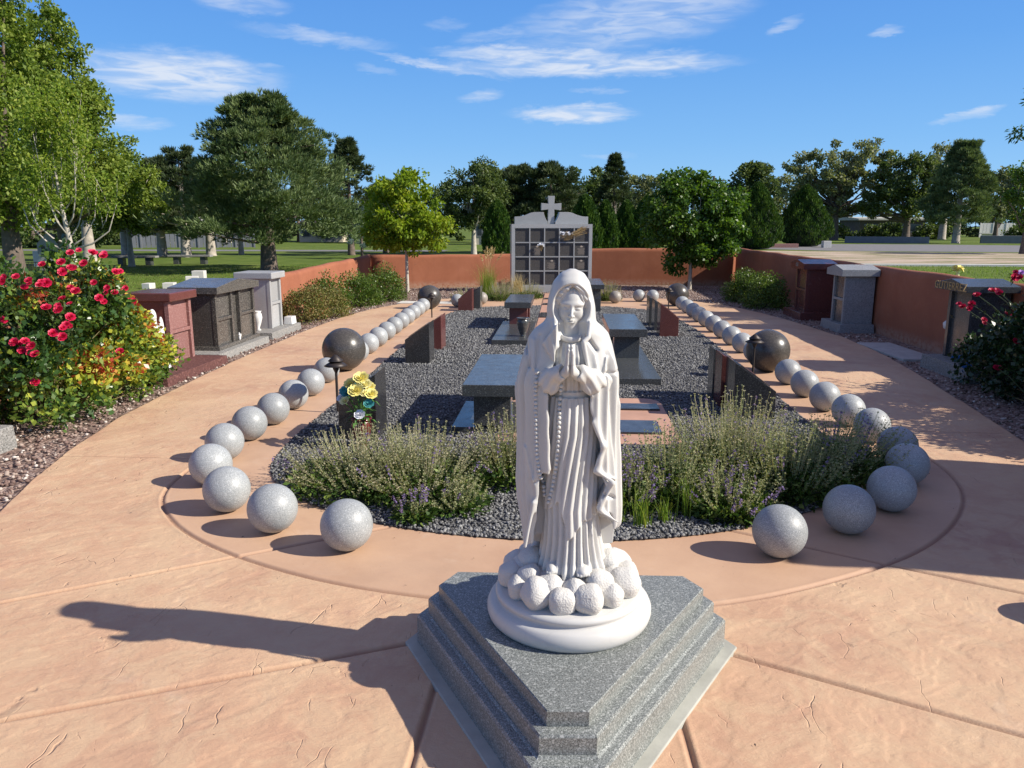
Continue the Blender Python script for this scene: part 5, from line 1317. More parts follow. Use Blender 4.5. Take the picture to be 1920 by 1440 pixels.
conifer('dark_pine', at(1032, 49), 5.7, 2.2, .8, 2300, 'darkpine', 'dark pine directly behind the cross of the niche wall', r0=.2, tuft=.3, group=G2, shape=2.6)
conifer('dark_pine', at(1150, 56), 6.9, 1.75, .8, 2300, 'darkpine', 'pointed dark pine right of the niche wall', r0=.18, tuft=.3, shape=1.25)
broad_tree('leafy_tree', at(1085, 75), 7.4, [(0, 0, 4.4, 3.6, 2.5, 2.8), (2.2, 0, 4.0, 2.2, 2, 2.2)], .32, 8000, 'elmdark', 'pale green tree between the cross and the pointed pine', r0=.25, clump=.7)
broad_tree('leafy_tree', at(1215, 80), 7.4, [(0, 0, 4.2, 3.4, 2.5, 2.9), (-1.6, 0, 3.5, 2, 2, 2)], .32, 7500, 'elm', 'olive green tree right of the pointed pine', r0=.25, clump=.7)
broad_tree('leafy_tree', at(930, 82), 7.9, [(0, 0, 4.8, 2.6, 2.5, 2.9)], .32, 5500, 'elm', 'grey green tree top showing left of the niche wall', r0=.25, clump=.7)
broad_tree('leafy_tree', at(790, 90), 6.8, [(0, 0, 2.6, 6.5, 2.5, 3.4)], .36, 6000, 'elmdark', 'far tree behind the yellow green tree', r0=.25, clump=.8)
broad_tree('leafy_tree', at(560, 85), 6.8, [(0, 0, 2.6, 8.5, 2.5, 3.4)], .36, 5000, 'elmdark', 'far tree behind the big pine', r0=.25, clump=.8)
broad_tree('leafy_tree', at(400, 85), 6.0, [(0, 0, 2.4, 9.5, 2.5, 2.9)], .36, 5000, 'elmdark', 'far broad tree behind the dark pines', r0=.25, clump=.8)
broad_tree('leafy_tree', at(1000, 98), 6.8, [(0, 0, 2.8, 8.5, 2.5, 4.0)], .38, 7000, 'elmdark', 'far tree mass straight behind the niche wall', r0=.25, clump=.8)
broad_tree('leafy_tree', at(705, 80), 5.0, [(0, 0, 2.2, 4.5, 2.5, 2.8)], .36, 5000, 'elmdark', 'far tree between the spruce and the yellow green tree', r0=.25, clump=.8)
broad_tree('leafy_tree', at(250, 72), 5.0, [(0, 0, 2.2, 6.5, 2.5, 2.8)], .36, 5500, 'elmdark', 'far tree behind the crooked trunks on the left', r0=.25, clump=.8)
broad_tree('leafy_tree', at(1150, 100), 6.0, [(0, 0, 2.6, 9.5, 2.5, 3.6)], .38, 7000, 'elmdark', 'far tree mass behind the pointed pine', r0=.25, clump=.8)
broad_tree('leafy_tree', at(60, 62), 6.0, [(0, 0, 2.4, 8.5, 2.5, 3.1)], .32, 6000, 'elmdark', 'far tree at the left edge behind the stone memorial', r0=.25, clump=.8)
# ---- clipped evergreens
for px, D, ytop, w, lab in [(932, 36, 381, 52, 'clipped evergreen cone touching the left side of the niche wall'), (1097, 37, 372, 58, 'first clipped evergreen cone right of the niche wall'), (1134, 38, 381, 48, 'second clipped evergreen cone right of the niche wall'),
        (1174, 40, 381, 46, 'dark evergreen cone left of the round crowned tree'), (1212, 40, 374, 54, 'dark evergreen cone half hidden by the round crowned tree'), (1418, 58, 350, 92, 'broad dark evergreen cone just right of the round crowned tree'), (1508, 66, 354, 96, 'broad bell shaped evergreen standing alone by the road')]:
    H = zat(ytop, D); R = w/2*D/F
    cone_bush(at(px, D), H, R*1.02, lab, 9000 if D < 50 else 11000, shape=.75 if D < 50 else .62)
b = MB(); random.seed(5)
for i in range(70): limb(b, (random.uniform(-.1, .1), 0, .1), (random.uniform(-.8, .8), random.uniform(-.4, .4), random.uniform(1.6, 2.9)), .02, .006, 4, .05, 3)
tag(b.build('bare_shrub', M['bleached'], loc=at(1150, 42)), 'bare grey twiggy shrub between the evergreen cones', 'shrub')
# ---- the two trees inside the walls
broad_tree('golden_tree', (-3.98, 19.75, 0), 3.15, [(-.1, 0, 2.05, .95, .9, .85), (0, 0, 2.55, .6, .6, .55), (.55, 0, 1.6, .6, .6, .55), (-.6, 0, 1.6, .6, .6, .5), (.1, 0, 1.35, .7, .7, .4)], .095, 15000, 'golden', 'yellow green young tree in front of the left back wall', r0=.042, trunk_h=1.0, clump=.22, bark='palebark', wfac=.36, limbs=24, droop=.3)
gt_ = broad_tree('green_tree', (3.42, 21.0, 0), 3.5, [(-.1, 0, 2.1, 1.25, 1.1, .95), (-.2, 0, 2.95, .65, .65, .5), (.85, 0, 1.7, .65, .7, .7), (-.9, 0, 1.7, .6, .7, .6), (.2, 0, 1.2, .8, .8, .5), (-.42, -.2, .75, .28, .28, .35), (.75, 0, 2.45, .6, .6, .5)], .10, 24000, 'green', 'bushy green tree with a pale trunk in front of the right back wall', r0=.05, trunk_h=.9, clump=.24, bark='palebark', wfac=.36, limbs=28, droop=.3)
gt_.scale = (.94, .94, .93)
# ---- right side background
broad_tree('leafy_tree', at(1408, 64), 7.0, [(0, 0, 4.2, 1.9, 1.8, 2.4), (.4, 0, 5.4, 1.0, 1, 1.2)], .26, 7500, 'elmdark', 'upright leafy tree behind the broad dark evergreen cone', r0=.18, clump=.5)
broad_tree('elm_tree', at(1565, 96), 12.4, [(-1.5, 0, 8.2, 5.2, 3, 3.2), (3.0, 0, 9.2, 3.4, 3, 2.4), (-5.0, 0, 6.5, 2.6, 2, 2.2), (1, 0, 5.2, 5.5, 3, 2.4)], .36, 15000, 'elm', 'airy grey green elm right of the bell shaped evergreen', r0=.45, trunk_h=2.5, clump=.75, nclump=150, limbs=60, shell=.6)
broad_tree('elm_tree', at(1700, 92), 10.6, [(0, 0, 6.8, 4.4, 3, 3.2), (-1.5, 0, 4.4, 4, 3, 2)], .34, 13000, 'elmdark', 'rounded green elm left of the tall cedar', r0=.4, trunk_h=2.2, clump=.7, nclump=130, limbs=40)
broad_tree('elm_tree', at(1768, 100), 12.6, [(0, 0, 10.0, 2.6, 2, 2.0)], .34, 1300, 'elm', 'nearly bare tree top rising behind the cedar', r0=.4, trunk_h=5, clump=.6, nclump=45, limbs=45, bark='bleached')
conifer('cedar_tree', at(1795, 78), 10.2, 3.3, 1.6, 4600, 'pine', 'tall broad cedar beyond the road on the right', 'cedar tree', r0=.35, tuft=.42, shape=1.9, irregular=.15, trunk_mat='bleached')
broad_tree('elm_tree', at(1868, 95), 9.2, [(0, 0, 5.6, 3.2, 3, 3.0)], .34, 8000, 'elm', 'grey green elm right of the cedar', r0=.3, clump=.7)
broad_tree('leafy_tree', at(1925, 48), 6.6, [(0, 0, 3.7, 1.6, 1.6, 2.4), (.8, 0, 4.6, 1.2, 1.2, 1.5)], .18, 9000, 'green', 'green tree at the right edge of the photo', r0=.2, clump=.45)
broad_tree('leafy_tree', at(1470, 110), 9.4, [(0, 0, 5.2, 3.6, 3, 3.2)], .36, 5000, 'elm', 'far grey green tree between the two broad evergreens', r0=.3, clump=.8)
broad_tree('leafy_tree', at(1300, 90), 6.8, [(0, 0, 2.6, 8.0, 2.5, 3.4)], .36, 6000, 'elmdark', 'far tree behind the round crowned green tree', r0=.25, clump=.8)
broad_tree('leafy_tree', at(1640, 125), 7.0, [(0, 0, 2.4, 15, 3, 3.4)], .5, 7000, 'elmdark', 'low dark trees behind the house', r0=.25, clump=1.1)
broad_tree('leafy_tree', at(1860, 125), 7.0, [(0, 0, 2.6, 12, 3, 3.6)], .5, 6000, 'elmdark', 'low dark trees behind the pale fence', r0=.25, clump=1.1)
# near tree outside the frame whose branches reach in
nb = at(2075, 13)
broad_tree('ash_tree', nb, 5.2, [(-.5, 0, 3.6, 1.15, 1.2, .75), (.4, 0, 3.4, 1.2, 1.2, 1.2)], .10, 7000, 'green', 'near tree with narrow leaves reaching in from the right edge', r0=.07, trunk_h=1.6, clump=.26, wfac=.16, droop=.5)

# ---- shrubs along the paths
def shrub(x, y, rx, ry, h, mat, label, n=5200, leaf=.035, group=None, wfac=.42):
    root = tag(empty('shrub', (x, y, 0)), label, 'shrub', group)
    K = 90; d = unit(K); d[:, 2] = np.abs(d[:, 2]); C = d*np.array([rx, ry, h])*(.55+.35*rng.random(K))[:, None]; C[:, 2] = np.maximum(.06, C[:, 2])
    P, dd = clump_leaves(C, np.full(K, .15*max(rx, h)+.05), n//K); m = len(P); D = dd*.7+unit(m)*.5+np.array([0, 0, .35])
    tone = np.repeat(rng.uniform(-.2, .2, K), n//K)
    leaf_mesh('foliage', P, D, leaf*rng.uniform(.7, 1.3, m), leaf*wfac*rng.uniform(.8, 1.2, m), LM[mat], root, rnd=rng.random(m)*.65+.17+tone)
    b = MB(); random.seed(int(x*10+y*7))
    for i in range(14): limb(b, (random.uniform(-.06, .06), random.uniform(-.06, .06), 0), C[i], .012, .003, 4, .1, 3)
    b.build('stem', M['bark'], root); return root
shrub(-4.52, 13.35, .42, .5, .70, 'brownshrub', 'brownish green shrub with red tips beside the pale grey monument', 5600, .032)
shrub(-4.35, 14.2, .38, .5, .60, 'brownshrub', 'brownish shrub spilling over the left path edge', 4600, .032)
shrub(-4.62, 15.2, .42, .55, .82, 'shrub', 'mixed green shrub in front of the peach wall', 5600, .034)
shrub(-4.3, 16.2, .50, .6, .78, 'shrub', 'dense glossy green shrub right of the brownish ones', 6500, .036)
shrub(-4.05, 17.5, .52, .6, .86, 'shrub', 'green shrub farthest along the left wall', 6000, .036)
shrub(4.25, 16.3, .48, .6, .74, 'shrub', 'glossy green shrub left of the dark red gabled monument', 6500, .036)
shrub(4.15, 17.6, .52, .6, .80, 'shrub', 'green shrub behind the glossy one on the right path', 6000, .036)

# ---- rose bushes
def rose_bush(cx, cy, hx, hy, h, blooms, label, face, seed, zone, lmat='rose'):
    global rng
    root = tag(empty('rose_bush', (cx, cy, 0)), label, 'rose bush'); K = 330
    q = np.stack([rng.uniform(-1, 1, K), rng.uniform(-1, 1, K), rng.random(K)], 1)
    hh = h*(1-.22*np.abs(q[:, 1])**2.2-.18*np.abs(q[:, 0])**2-.38*np.clip(q[:, 1], 0, 1)**1.5)*(1+.09*np.sin(q[:, 1]*7+1)); C = np.stack([q[:, 0]*hx*(1-.25*q[:, 2]**3), q[:, 1]*hy*(1-.12*q[:, 2]**3), .08+q[:, 2]**.8*hh], 1)
    P, dd = clump_leaves(C, np.full(K, .14), 74, .9); m = len(P); keep = P[:, 2] > .02; P = P[keep]; dd = dd[keep]; m = len(P)
    D = dd*.6+unit(m)*.6+np.array([0, 0, .1]); r = zone(P, np.repeat(rng.normal(0, .10, K), 74)[keep])+rng.normal(0, .10, m)
    leaf_mesh('foliage', P, D, .052*rng.uniform(.6, 1.35, m), .019*rng.uniform(.8, 1.25, m), LM[lmat], root, rnd=r)
    b = MB(); random.seed(seed)
    for i in range(60): limb(b, (random.uniform(-hx, hx)*.5, random.uniform(-hy, hy)*.8, 0), C[i], .008, .003, 4, .08, 4)
    b.build('stem', M['sprig'], root)
    rg = random.Random(seed)
    for i, (px, py) in enumerate(blooms):
        d = ray(px, py); p = face(d); 
        loc = (p.x-cx, p.y-cy, p.z); r_ = rg.uniform(.026, .038)
        dr = Vector((.25*(1 if cx < 0 else -1)+rg.uniform(-.3, .3), -.6+rg.uniform(-.3, .3), .6+rg.uniform(-.2, .3)))
        L_ = Vector(loc); ins = L_*.6; ins.z = max(.1, loc[2]-.28)
        tw = MB(); tw.tube([ins, ins.lerp(L_, .6)+Vector((0, 0, .02)), L_], .004, 5)
        for q_ in range(9):
            tt = rg.uniform(.35, .97); leafy(tw, ins.lerp(L_, tt), (rg.uniform(-1, 1), rg.uniform(-1, .4), rg.uniform(-.3, .8)), rg.uniform(.035, .055), .014)
        tw.build('rose_twig', M['rosetwig'], root)
        rosette(MB(), (0, 0, 0), r_, 4, i+seed, dr).build('rose_bloom', M['rosered'], root, loc=loc)
        if i % 2 == 0: rosette(MB(), (0, 0, 0), r_*.8, 3, i+seed+9, dr).build('rose_bloom', M['rosered'], root, loc=(loc[0]+rg.uniform(-.07, .07), loc[1]+.03, loc[2]+rg.uniform(-.05, .05)))
    return root
M['rosetwig'] = plain('rose_twig_leaf', (.07, .10, .03), .5, .5, 25)
M['sprig'] = plain('rose_stems', (.16, .13, .05), .8, .3, 30)
def faceL(d):
    t = -4.05/d.x; p = Vector((0, 0, CAMH))+d*t
    if p.y < 5.72: p = Vector((0, 0, CAMH))+d*(5.72/d.y)
    return p
def faceR(d):
    t = 4.19/d.x; return Vector((0, 0, CAMH))+d*t
def zoneL(P, nz):
    z = P[:, 2]; y = P[:, 1]; r = .36+nz*1.3
    r = r+.52*np.exp(-((z-.42)/.24)**2-((y+.30)/.42)**2)+.60*np.exp(-((z-.72)/.28)**2-((y-.85)/.42)**2)+.25*np.exp(-((z-.35)/.25)**2-((y-.6)/.5)**2)
    return r+.40*np.exp(-((z-1.15)/.12)**2)*(nz > .06)
BL = [(132,474),(174,474),(194,480),(79,496),(115,492),(157,494),(135,502),(117,510),(217,510),(30,519),(54,526),(46,539),(4,528),(87,531),(74,534),(176,530),(201,540),(215,549),(186,559),(235,541),(117,560),(87,577),(110,581),(132,595),(124,609),(27,642),(47,640),(59,649),(41,657),(66,664),(100,625),(117,632),(225,659),(66,717),(142,546),(8,600),(250,566)]
rose_bush(-4.50, 6.72, .46, 1.10, 1.30, BL, 'tall rose bush with many red blooms and yellow leaves at the left edge', faceL, 3, zoneL)
BR = [(1860,545),(1874,549),(1822,570),(1890,589),(1912,520),(1832,553),(1805,575),(1905,640),(1845,600),(1870,690)]
rose_bush(4.58, 6.9, .40, 1.5, 1.12, BR, 'shaded dark rose bush with a few red blooms at the right edge', faceR, 17, lambda P, nz: .22+nz+.45*(P[:, 2] > .85)*(nz > .08), 'roseshade')

# ---- sages in the bed
def sage(x, y, r, h, n, label, mat='sage', seed=1, violet=.12, green=900, whorl=8, lean=(0, 0), tall=0, open_=1.0):
    root = tag(empty('sage_plant', (x, y, 0)), label, 'flowering plant'); R_ = np.random.default_rng(seed)
    az = R_.uniform(0, 2*np.pi, n); rho = R_.random(n)**.6*open_; L = R_.uniform(.6, 1.2, n)
    base = np.stack([np.cos(az)*rho*r*.35, np.sin(az)*rho*r*.35, np.zeros(n)], 1)
    tip = np.stack([np.cos(az)*rho*r+lean[0]*h, np.sin(az)*rho*r+lean[1]*h, h*L*(1-.42*rho**2)], 1)
    mid = base*.45+tip*.55; mid[:, :2] = base[:, :2]*.35+tip[:, :2]*.65; mid[:, 2] = tip[:, 2]*.42
    jit = R_.normal(0, .018, (n, 3)); mid = mid+jit
    def bez(t): return (1-t)**2*base+2*t*(1-t)*mid+t*t*tip
    # stems as thin crossed ribbons
    segs = [bez(t) for t in np.linspace(0, 1, 6)]; V = []; Fq = []; w = .0026; o = 0
    off = np.stack([-np.sin(az), np.cos(az), np.zeros(n)], 1)
    for s_ in range(5):
        a_, b_ = segs[s_], segs[s_+1]; ww = w*(1-s_*.12)
        for of in (off, np.stack([np.cos(az)*.3, np.sin(az)*.3, np.full(n, .8)], 1)):
            V.append(np.stack([a_-of*ww, a_+of*ww, b_+of*ww*.9, b_-of*ww*.9], 1)); Fq.append(np.arange(4*n).reshape(n, 4)+o); o += 4*n
    me = np_mesh('stem', np.concatenate(V).reshape(-1, 3), np.concatenate(Fq)); set_attr(me, 'rnd', np.tile(R_.random(n)*.6+.4, 10)); link_mesh('stem', me, LM[mat], root)
    # whorls of dry calyces
    P = []; Dd = []; Rn = []; Sz = []
    vi = R_.random(n) < violet; VP = []; VD = []
    for k in range(whorl):
        t = np.full(n, .38+.62*k/(whorl-1))+R_.normal(0, .01, n); c = bez(t[:, None]); m_ = R_.random(n) < .9
        for j in range(4):
            d = R_.normal(size=(n, 3)); d[:, 2] = np.abs(d[:, 2])*.6+.25
            isv = vi & (t > .72); u_ = m_ & ~isv
            P.append(c[u_]); Dd.append(d[u_]); Rn.append(np.clip(.35+.4*t+R_.normal(0, .16, n), 0, 1)[u_]); Sz.append((.011+.006*R_.random(n))[u_]*(1.35-.5*t[u_]))
            VP.append(c[isv]); VD.append(d[isv]); 
            if j < 3: VP.append(c[isv]+R_.normal(0, .004, (isv.sum(), 3))); VD.append(R_.normal(size=(isv.sum(), 3)))
    P = np.concatenate(P); m = len(P); leaf_mesh('seed_whorl', P, np.concatenate(Dd), np.concatenate(Sz), np.full(m, .0038), LM[mat], root, rnd=np.concatenate(Rn))
    if sum(map(len, VP)):
        VP = np.concatenate(VP); m = len(VP); leaf_mesh('floret', VP, np.concatenate(VD), R_.uniform(.009, .016, m), np.full(m, .005), LM['violet'], root)
    g = int(green*1.5); a2 = R_.uniform(0, 2*np.pi, g); q = R_.random(g)**.6*r*.85; P = np.stack([np.cos(a2)*q, np.sin(a2)*q, R_.random(g)**1.2*h*.46*(1-.5*(q/r))+.01], 1)
    D = np.stack([np.cos(a2), np.sin(a2), R_.uniform(-.2, 1, g)], 1)+R_.normal(size=(g, 3))*.5
    leaf_mesh('leaf', P, D, R_.uniform(.025, .06, g), R_.uniform(.008, .016, g), LM['sageleaf'], root, rnd=R_.random(g))
    return root
sage(-1.28, 4.72, .55, .33, 330, 'spreading sage clump nearest the left row of balls', seed=1, green=1300, violet=.03)
sage(-.88, 4.62, .50, .39, 360, 'tall straw coloured sage clump with violet tips left of the statue', seed=2, green=1400, violet=.06)
sage(-.30, 4.92, .40, .42, 270, 'sage clump touching the left side of the statue in view', seed=3, violet=.08, green=1300)
sage(-.82, 4.12, .13, .20, 26, 'small low sage with violet spikes by the nearest left ball', 'sagegreen', 4, .7, 220)
sage(-.60, 4.30, .22, .20, 90, 'low creeping sage at the front edge of the gravel', 'sagegreen', 14, .1, 300)
sage(1.15, 4.95, .52, .54, 400, 'tallest straw coloured sage clump right of the statue', seed=5, violet=.06, green=1800)
sage(.70, 4.65, .42, .42, 250, 'green sage clump between the statue and the tallest one', 'sagegreen', 6, .07, 2200)
sage(1.45, 4.75, .42, .44, 260, 'sage clump behind the nearest right ball', 'sagegreen', 7, .05, 1700)
sage(1.85, 5.15, .45, .40, 260, 'dark green sage leaning to the right row of balls', 'sagegreen', 8, .08, 1900, lean=(.3, 0))
sage(1.00, 4.38, .32, .27, 170, 'low leafy sage at the right front edge of the gravel', 'sagegreen', 9, .2, 1500)
sage(.42, 4.45, .26, .30, 110, 'thin sage with violet spikes right beside the statue', 'sagegreen', 10, .5, 700)
sage(-1.35, 17.5, .42, .42, 220, 'sage clump at the foot of the tall grass tuft', seed=11, violet=.03, green=900, whorl=8)
sage(-.75, 17.9, .36, .38, 160, 'sage clump before the left corner of the niche wall', seed=12, violet=.03, green=700, whorl=8)
sage(-2.1, 16.9, .40, .32, 160, 'dry sage covering the balls left of the red marker', seed=15, violet=.03, green=500, whorl=8)
sage(1.05, 17.6, .36, .42, 200, 'sage clump beside the tan ball behind the right benches', seed=13, violet=.03, green=900, whorl=8)
def grass_tuft(x, y, r, h, n, label, seed=1, mat='grassblade', plumes=0, arch=.6):
    root = tag(empty('grass_tuft', (x, y, 0)), label, 'grass tuft'); R_ = np.random.default_rng(seed); V = []; Fq = []; o = 0; S = 5
    az = R_.uniform(0, 2*np.pi, n); L = h*R_.uniform(.5, 1.1, n); k = R_.random(n)*arch; b0 = np.stack([R_.normal(0, r*.25, n), R_.normal(0, r*.25, n), np.zeros(n)], 1)
    off = np.stack([-np.sin(az), np.cos(az), np.zeros(n)], 1)
    pt = lambda t: b0+np.stack([np.cos(az)*L*k*t**1.8, np.sin(az)*L*k*t**1.8, L*(t-.35*k*t**3)], 1)
    for s_ in range(S):
        a_, b_ = pt(s_/S), pt((s_+1)/S); w0 = .0035*(1-s_/S)+.0004; w1 = .0035*(1-(s_+1)/S)+.0004
        V.append(np.stack([a_-off*w0, a_+off*w0, b_+off*w1, b_-off*w1], 1)); Fq.append(np.arange(4*n).reshape(n, 4)+o); o += 4*n
    me = np_mesh('blade', np.concatenate(V).reshape(-1, 3), np.concatenate(Fq)); set_attr(me, 'rnd', np.tile(R_.random(n), S)); link_mesh('blade', me, LM[mat], root)
    if plumes:
        P = []; b = MB(); rg = random.Random(seed)
        for i in range(plumes):
            a_ = rg.uniform(0, 6.28); q = rg.uniform(.1, .5)*h; pts = [(0, 0, 0), (q*.3*math.cos(a_), q*.3*math.sin(a_), h*.8), (q*math.cos(a_), q*math.sin(a_), h*rg.uniform(1.15, 1.5))]; b.tube(pts, .003, 4)
            for j in range(60):
                t = rg.random(); p = Vector(pts[1]).lerp(Vector(pts[2]), .5+.5*t); P.append(tuple(p))
        b.build('stalk', M['dry'], root); P = np.array(P); leaf_mesh('plume', P, unit(len(P))+np.array([0, 0, 1.2]), np.full(len(P), .05), np.full(len(P), .006), LM['plume'], root)
    return root
grass_tuft(-1.75, 18.2, .35, .85, 420, 'tall grass tuft with pale plumes left of the niche wall', 3, plumes=9)
grass_tuft(-1.1, 19.3, .3, .55, 260, 'dry grass tuft touching the left side of the niche wall', 4, 'plume', arch=.9)
for i, (x, y, hh, lab) in enumerate([(.33, 4.16, .17, 'thin green grass at the bed edge right of the statue'), (.47, 4.10, .24, 'taller green grass blades at the bed edge'), (.60, 4.18, .16, 'short green grass in the front right gravel'), (.26, 4.30, .22, 'green grass sprouting close to the statue side'), (.75, 4.26, .26, 'long thin grass blades between the low sages'), (.38, 4.5, .34, 'tall thin weeds behind the violet sage')]):
    grass_tuft(x, y, .09, hh, 60, lab, 20+i, arch=.5)
# ---- litter on the paving
P = np.stack([rng.uniform(-3.6, 3.6, 260), rng.uniform(2, 12, 260), np.full(260, .006)], 1); P = P[~in_poly(P[:, :2], BED)]; m = len(P)
D = unit(m); D[:, 2] *= .1; o = leaf_mesh('leaf_litter', P, D, rng.uniform(.006, .02, m), rng.uniform(.001, .004, m), M['litter'] if 'litter' in M else M['bark'])
tag(o, 'scattered dry leaf bits lying on the salmon paving', 'leaf litter', kind='stuff')
# ---- grass blades at the edge of the lawns nearest the camera
n = 16000; P = np.stack([rng.uniform(5.4, 20, n), rng.uniform(12, 34, n), np.full(n, -.03)], 1)
o = leaf_mesh('lawn_grass', P, np.array([0, 0, 1.0])+unit(n)*.45, rng.uniform(.04, .09, n), rng.uniform(.006, .012, n), LM['grassblade'], rnd=rng.random(n)*.7); tag(o, 'uneven green grass on the lawn beyond the right wall', 'grass', kind='stuff')
n = 16000; P = np.stack([rng.uniform(-17, -5.6, n), rng.uniform(13, 33, n), np.full(n, -.03)], 1)
o = leaf_mesh('lawn_grass', P, np.array([0, 0, 1.0])+unit(n)*.45, rng.uniform(.03, .06, n), rng.uniform(.006, .012, n), LM['grassblade'], rnd=rng.random(n)*.55); tag(o, 'mown green grass on the lawn beyond the left wall', 'grass', kind='stuff')
# ------------------------------------------------------------------ far things
def far_wall(x0, D0, x1, D1, h, mat, label, name='low_wall', cat='wall', th=.3, z0=-.05):
    a, b_ = at(x0, D0), at(x1, D1); d = b_-a; o = MB().box(0, d.length, 0, th, z0, h).build(name, M[mat], bevel=.02, loc=tuple(a), rz=math.atan2(d.y, d.x)); return tag(o, label, cat)
def slat_fence(x0, D0, x1, D1, h, mat, label, n=24):
    a, b_ = at(x0, D0), at(x1, D1); d = b_-a; L = d.length; root = tag(empty('fence', tuple(a), math.atan2(d.y, d.x)), label, 'fence')
    f = MB()
    for i in range(n): f.box(L*i/n+.02, L*(i+1)/n-.02, 0, .04, .02, h)
    f.build('panel', M[mat], root); p = MB()
    for i in range(0, n+1, 4): MB().box(L*i/n-.06, L*i/n+.06, -.07, -.005, -.05, h+.06).build('fence_post', M[mat], root)
    return root
slat_fence(225, 60, 475, 62, 1.05, 'fencegrey', 'grey board fence far behind the left lawn', 28)
slat_fence(1838, 118, 1960, 118, 2.1, 'palepanel', 'pale board fence far away at the right edge', 20)
def house(px0, px1, D, h, mat, roofm, label, win=3, depth=7, roof_h=.5):
    a, b_ = at(px0, D), at(px1, D); d = b_-a; L = d.length; root = tag(empty('house', tuple(a), math.atan2(d.y, d.x)), label, 'house')
    MB().box(0, L, 0, depth, -.05, h).build('wall', M[mat], root)
    MB().extr([(-.6, h-.02), (depth+.6, h-.02), (depth+.6, h+.22), (depth/2, h+.22+roof_h), (-.6, h+.22)], -.5, L+.5, 'x').build('roof', M[roofm], root)
    for i in range(win):
        x = L*(i+.5)/win; w = min(1.0, L/win*.3); f = MB().box(x-w, x+w, -.05, -.003, h*.32, h*.78).build('window', M['fencegrey'], root); MB().box(x-w+.1, x+w-.1, -.056, -.052, h*.32+.1, h*.78-.1).build('pane', M['glass'], f)
    MB().box(L*.62, L*.62+.9, -.06, -.004, 0, h*.8).build('door', M['fencegrey'], root)
    return root
M['glass'] = plain('dark_glass', (.03, .035, .04), .1, .05, 3)
house(1612, 1735, 112, 2.5, 'roof', 'padconc', 'long low house with a pale roof edge beyond the right lawn', 3, roof_h=.25)
house(1500, 1545, 130, 2.4, 'cream', 'roof', 'small cream house behind the bell shaped evergreen', 2)
house(285, 420, 78, 1.9, 'cream', 'palepanel', 'cream house above the grey fence behind the left pines', 4)
house(560, 640, 84, 1.6, 'cream', 'roof', 'cream house low behind the big pine on its right', 3)
house(888, 912, 72, 2.2, 'cream', 'roof', 'cream doorway building behind the round dark evergreen', 1, 3)
far_wall(1586, 80, 1745, 76, .62, 'fencegrey', 'long low dark retaining wall beyond the road')
far_wall(1842, 78, 2000, 76, .72, 'fencegrey', 'dark retaining wall at the right edge beyond the road')
far_wall(1440, 62, 1500, 62, .28, 'pinkred', 'low pinkish stone kerb by the road left of the evergreen', 'stone_kerb', 'kerb', .5)
tag(MB().box(-.3, .3, -.3, .3, -.05, .5).build('stone_block', M['palepanel'], bevel=.02, loc=at(1552, 62)), 'pale pinkish stone block by the road', 'stone block')
# utility pole
p = at(1334, 85); root = tag(empty('utility_pole', tuple(p)), 'wooden utility pole with a crossarm above the far trees', 'utility pole')
MB().tube([(0, 0, -.1), (0, 0, 6.9)], .13, 8).build('pole', M['bark'], root); MB().box(-1.1, 1.1, -.06, .06, 6.35, 6.5).build('crossarm', M['bark'], root)
# lawn furniture and stones
def lawn_bench(px, D, label):
    root = tag(empty('lawn_bench', tuple(at(px, D)), RAD(4)), label, 'bench', 'stone benches on the far lawn')
    MB().box(-.95, .95, -.2, .2, .30, .38).build('seat', M['rock_grey'], root, bevel=.01)
    for s in (-.6, .6): MB().box(s-.12, s+.12, -.15, .15, -.05, .299).build('leg', M['slate'], root, bevel=.01)
lawn_bench(352, 35, 'low stone bench in the sun on the left lawn'); lawn_bench(248, 34, 'low stone bench left of the crooked trunks')
for i, (px, D, w, h, lab) in enumerate([(268, 21.2, .22, .12, 'pale low stone block nearest the red monument'), (308, 21.4, .30, .12, 'wide pale stone block on the lawn edge'), (352, 21.8, .34, .27, 'grey sided stone block behind the brown monument'), (366, 22.6, .34, .38, 'tallest pale stone block behind the brown monument'), (20, 30, .3, .4, 'small pale stone behind the left roses')]):
    tag(MB().box(-w/2, w/2, -.16, .16, -.05, h).build('headstone', M['curb'], bevel=.01, loc=at(px, D), rz=RAD(12*i % 25)), lab, 'headstone', 'pale stones on the left lawn')
tag(MB().box(-.16, .16, -.04, .04, -.05, .62).build('headstone', M['white'], bevel=.02, loc=at(63, 33), rz=.3), 'leaning white plaque on the lawn beside the tree trunk', 'headstone')
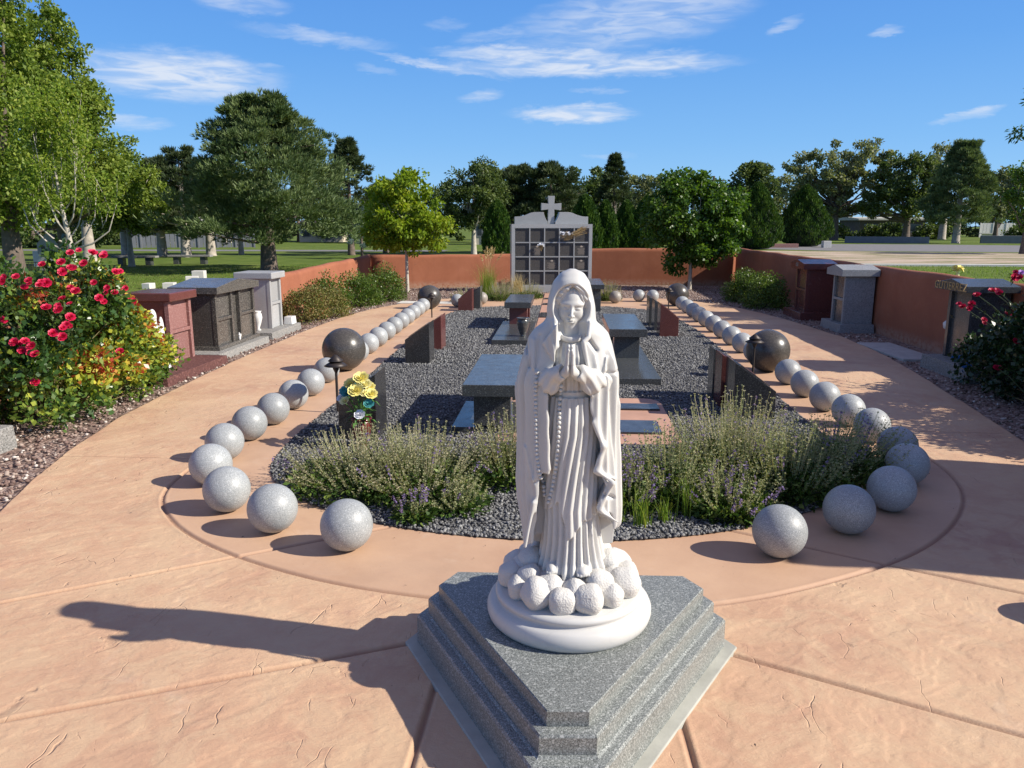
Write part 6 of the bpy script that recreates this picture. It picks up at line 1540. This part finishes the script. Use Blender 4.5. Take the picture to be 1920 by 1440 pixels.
# stone memorial with a gable, left
root = tag(empty('stone_memorial', tuple(at(103, 30))), 'pale grey stone memorial with a pointed top inside a small railing', 'memorial')
MB().box(-.55, .55, -.3, .3, -.05, .62).build('base', M['concrete'], root, bevel=.01)
MB().extr([(-.75, .62), (.1, .62), (.1, 1.0), (-.32, 1.38), (-.75, 1.0)], -.1, .25, 'y').build('gable', M['salt'], root, bevel=.01)
for x in (-.52, -.22): MB().box(x-.06, x+.08, -.112, -.102, .7, .9).build('opening', M['glass'], root)
rl = MB()
for i in range(15): rl.tube([(-1.0+i*.143, -.75, 0), (-1.0+i*.143, -.75, .32)], .01, 5)
rl.box(-1.0, 1.0, -.76, -.74, .30, .33); rl.build('railing', M['bronze'], root)
for px, D, ln, lab in [(162, 38, .05, 'thick bleached tree trunk behind the stone memorial'), (449, 47, 0, 'slim bleached trunk left of the big pine')]:
    r0 = .28 if px < 200 else .14
    broad_tree('shade_tree', at(px, D), 5.4 if px < 200 else 4.6, [(0, 0, 3.6, 1.9, 1.6, 1.5)], .2, 5000, 'elmdark', lab.replace('trunk', 'trunked tree') if 'tree' not in lab else lab, r0=r0, trunk_h=1.5, clump=.5, bark='bleached')
# picnic table far right
root = tag(empty('picnic_table', tuple(at(1855, 100))), 'small pale picnic table before the far right fence', 'table'); MB().box(-1, 1, -.4, .4, .7, .78).build('tabletop', M['palepanel'], root); MB().box(-.8, .8, -.05, .05, 0, .7).build('leg', M['palepanel'], root)
# yellow vase flowers behind the dark right monument
root = tag(empty('grave_flowers', tuple(at(1806, 16.5))), 'yellow artificial flowers in a pale tube beyond the right wall', 'flowers')
MB().tube([(0, 0, -.05), (0, 0, .70)], .035, 8).build('tube_vase', M['pale_yellow'], root)
for i in range(6): rosette(MB(), (0, 0, 0), .06, 3, i, (math.cos(i), -.6, .8)).build('flower', M['plastic_yellow'], root, loc=(.07*math.cos(i*1.05), .04*math.sin(i*1.05), .74+.04*(i % 2)))
# tall columbarium and monument just outside the right edge: they throw the broad shade over the right of the ring
monument(-1, 4.35, 5.0, 3.2, 5.12, (4.2, 5.05, 3.1, 5.2), 2.02, 2.15, 2.24, 'slate', 'brown', 'tall dark monument just right of the frame beside the path', 'rock_grey', 'slate', padh=.12)

for px, D, w, h, lab in [(1640, 104, 2.6, 1.9, 'dark bush before the left part of the far house'), (1672, 102, 2.2, 2.3, 'taller dark bush before the middle of the far house'), (1745, 103, 2.4, 2.0, 'dark bush at the right end of the far house'), (1560, 104, 3.0, 2.0, 'dark bush under the airy elm'), (1925, 100, 3, 2, 'dark bush before the far pale fence')]:
    shrub(*at(px, D)[:2], w, 1.5, h, 'elmdark', lab, 1800, .30)
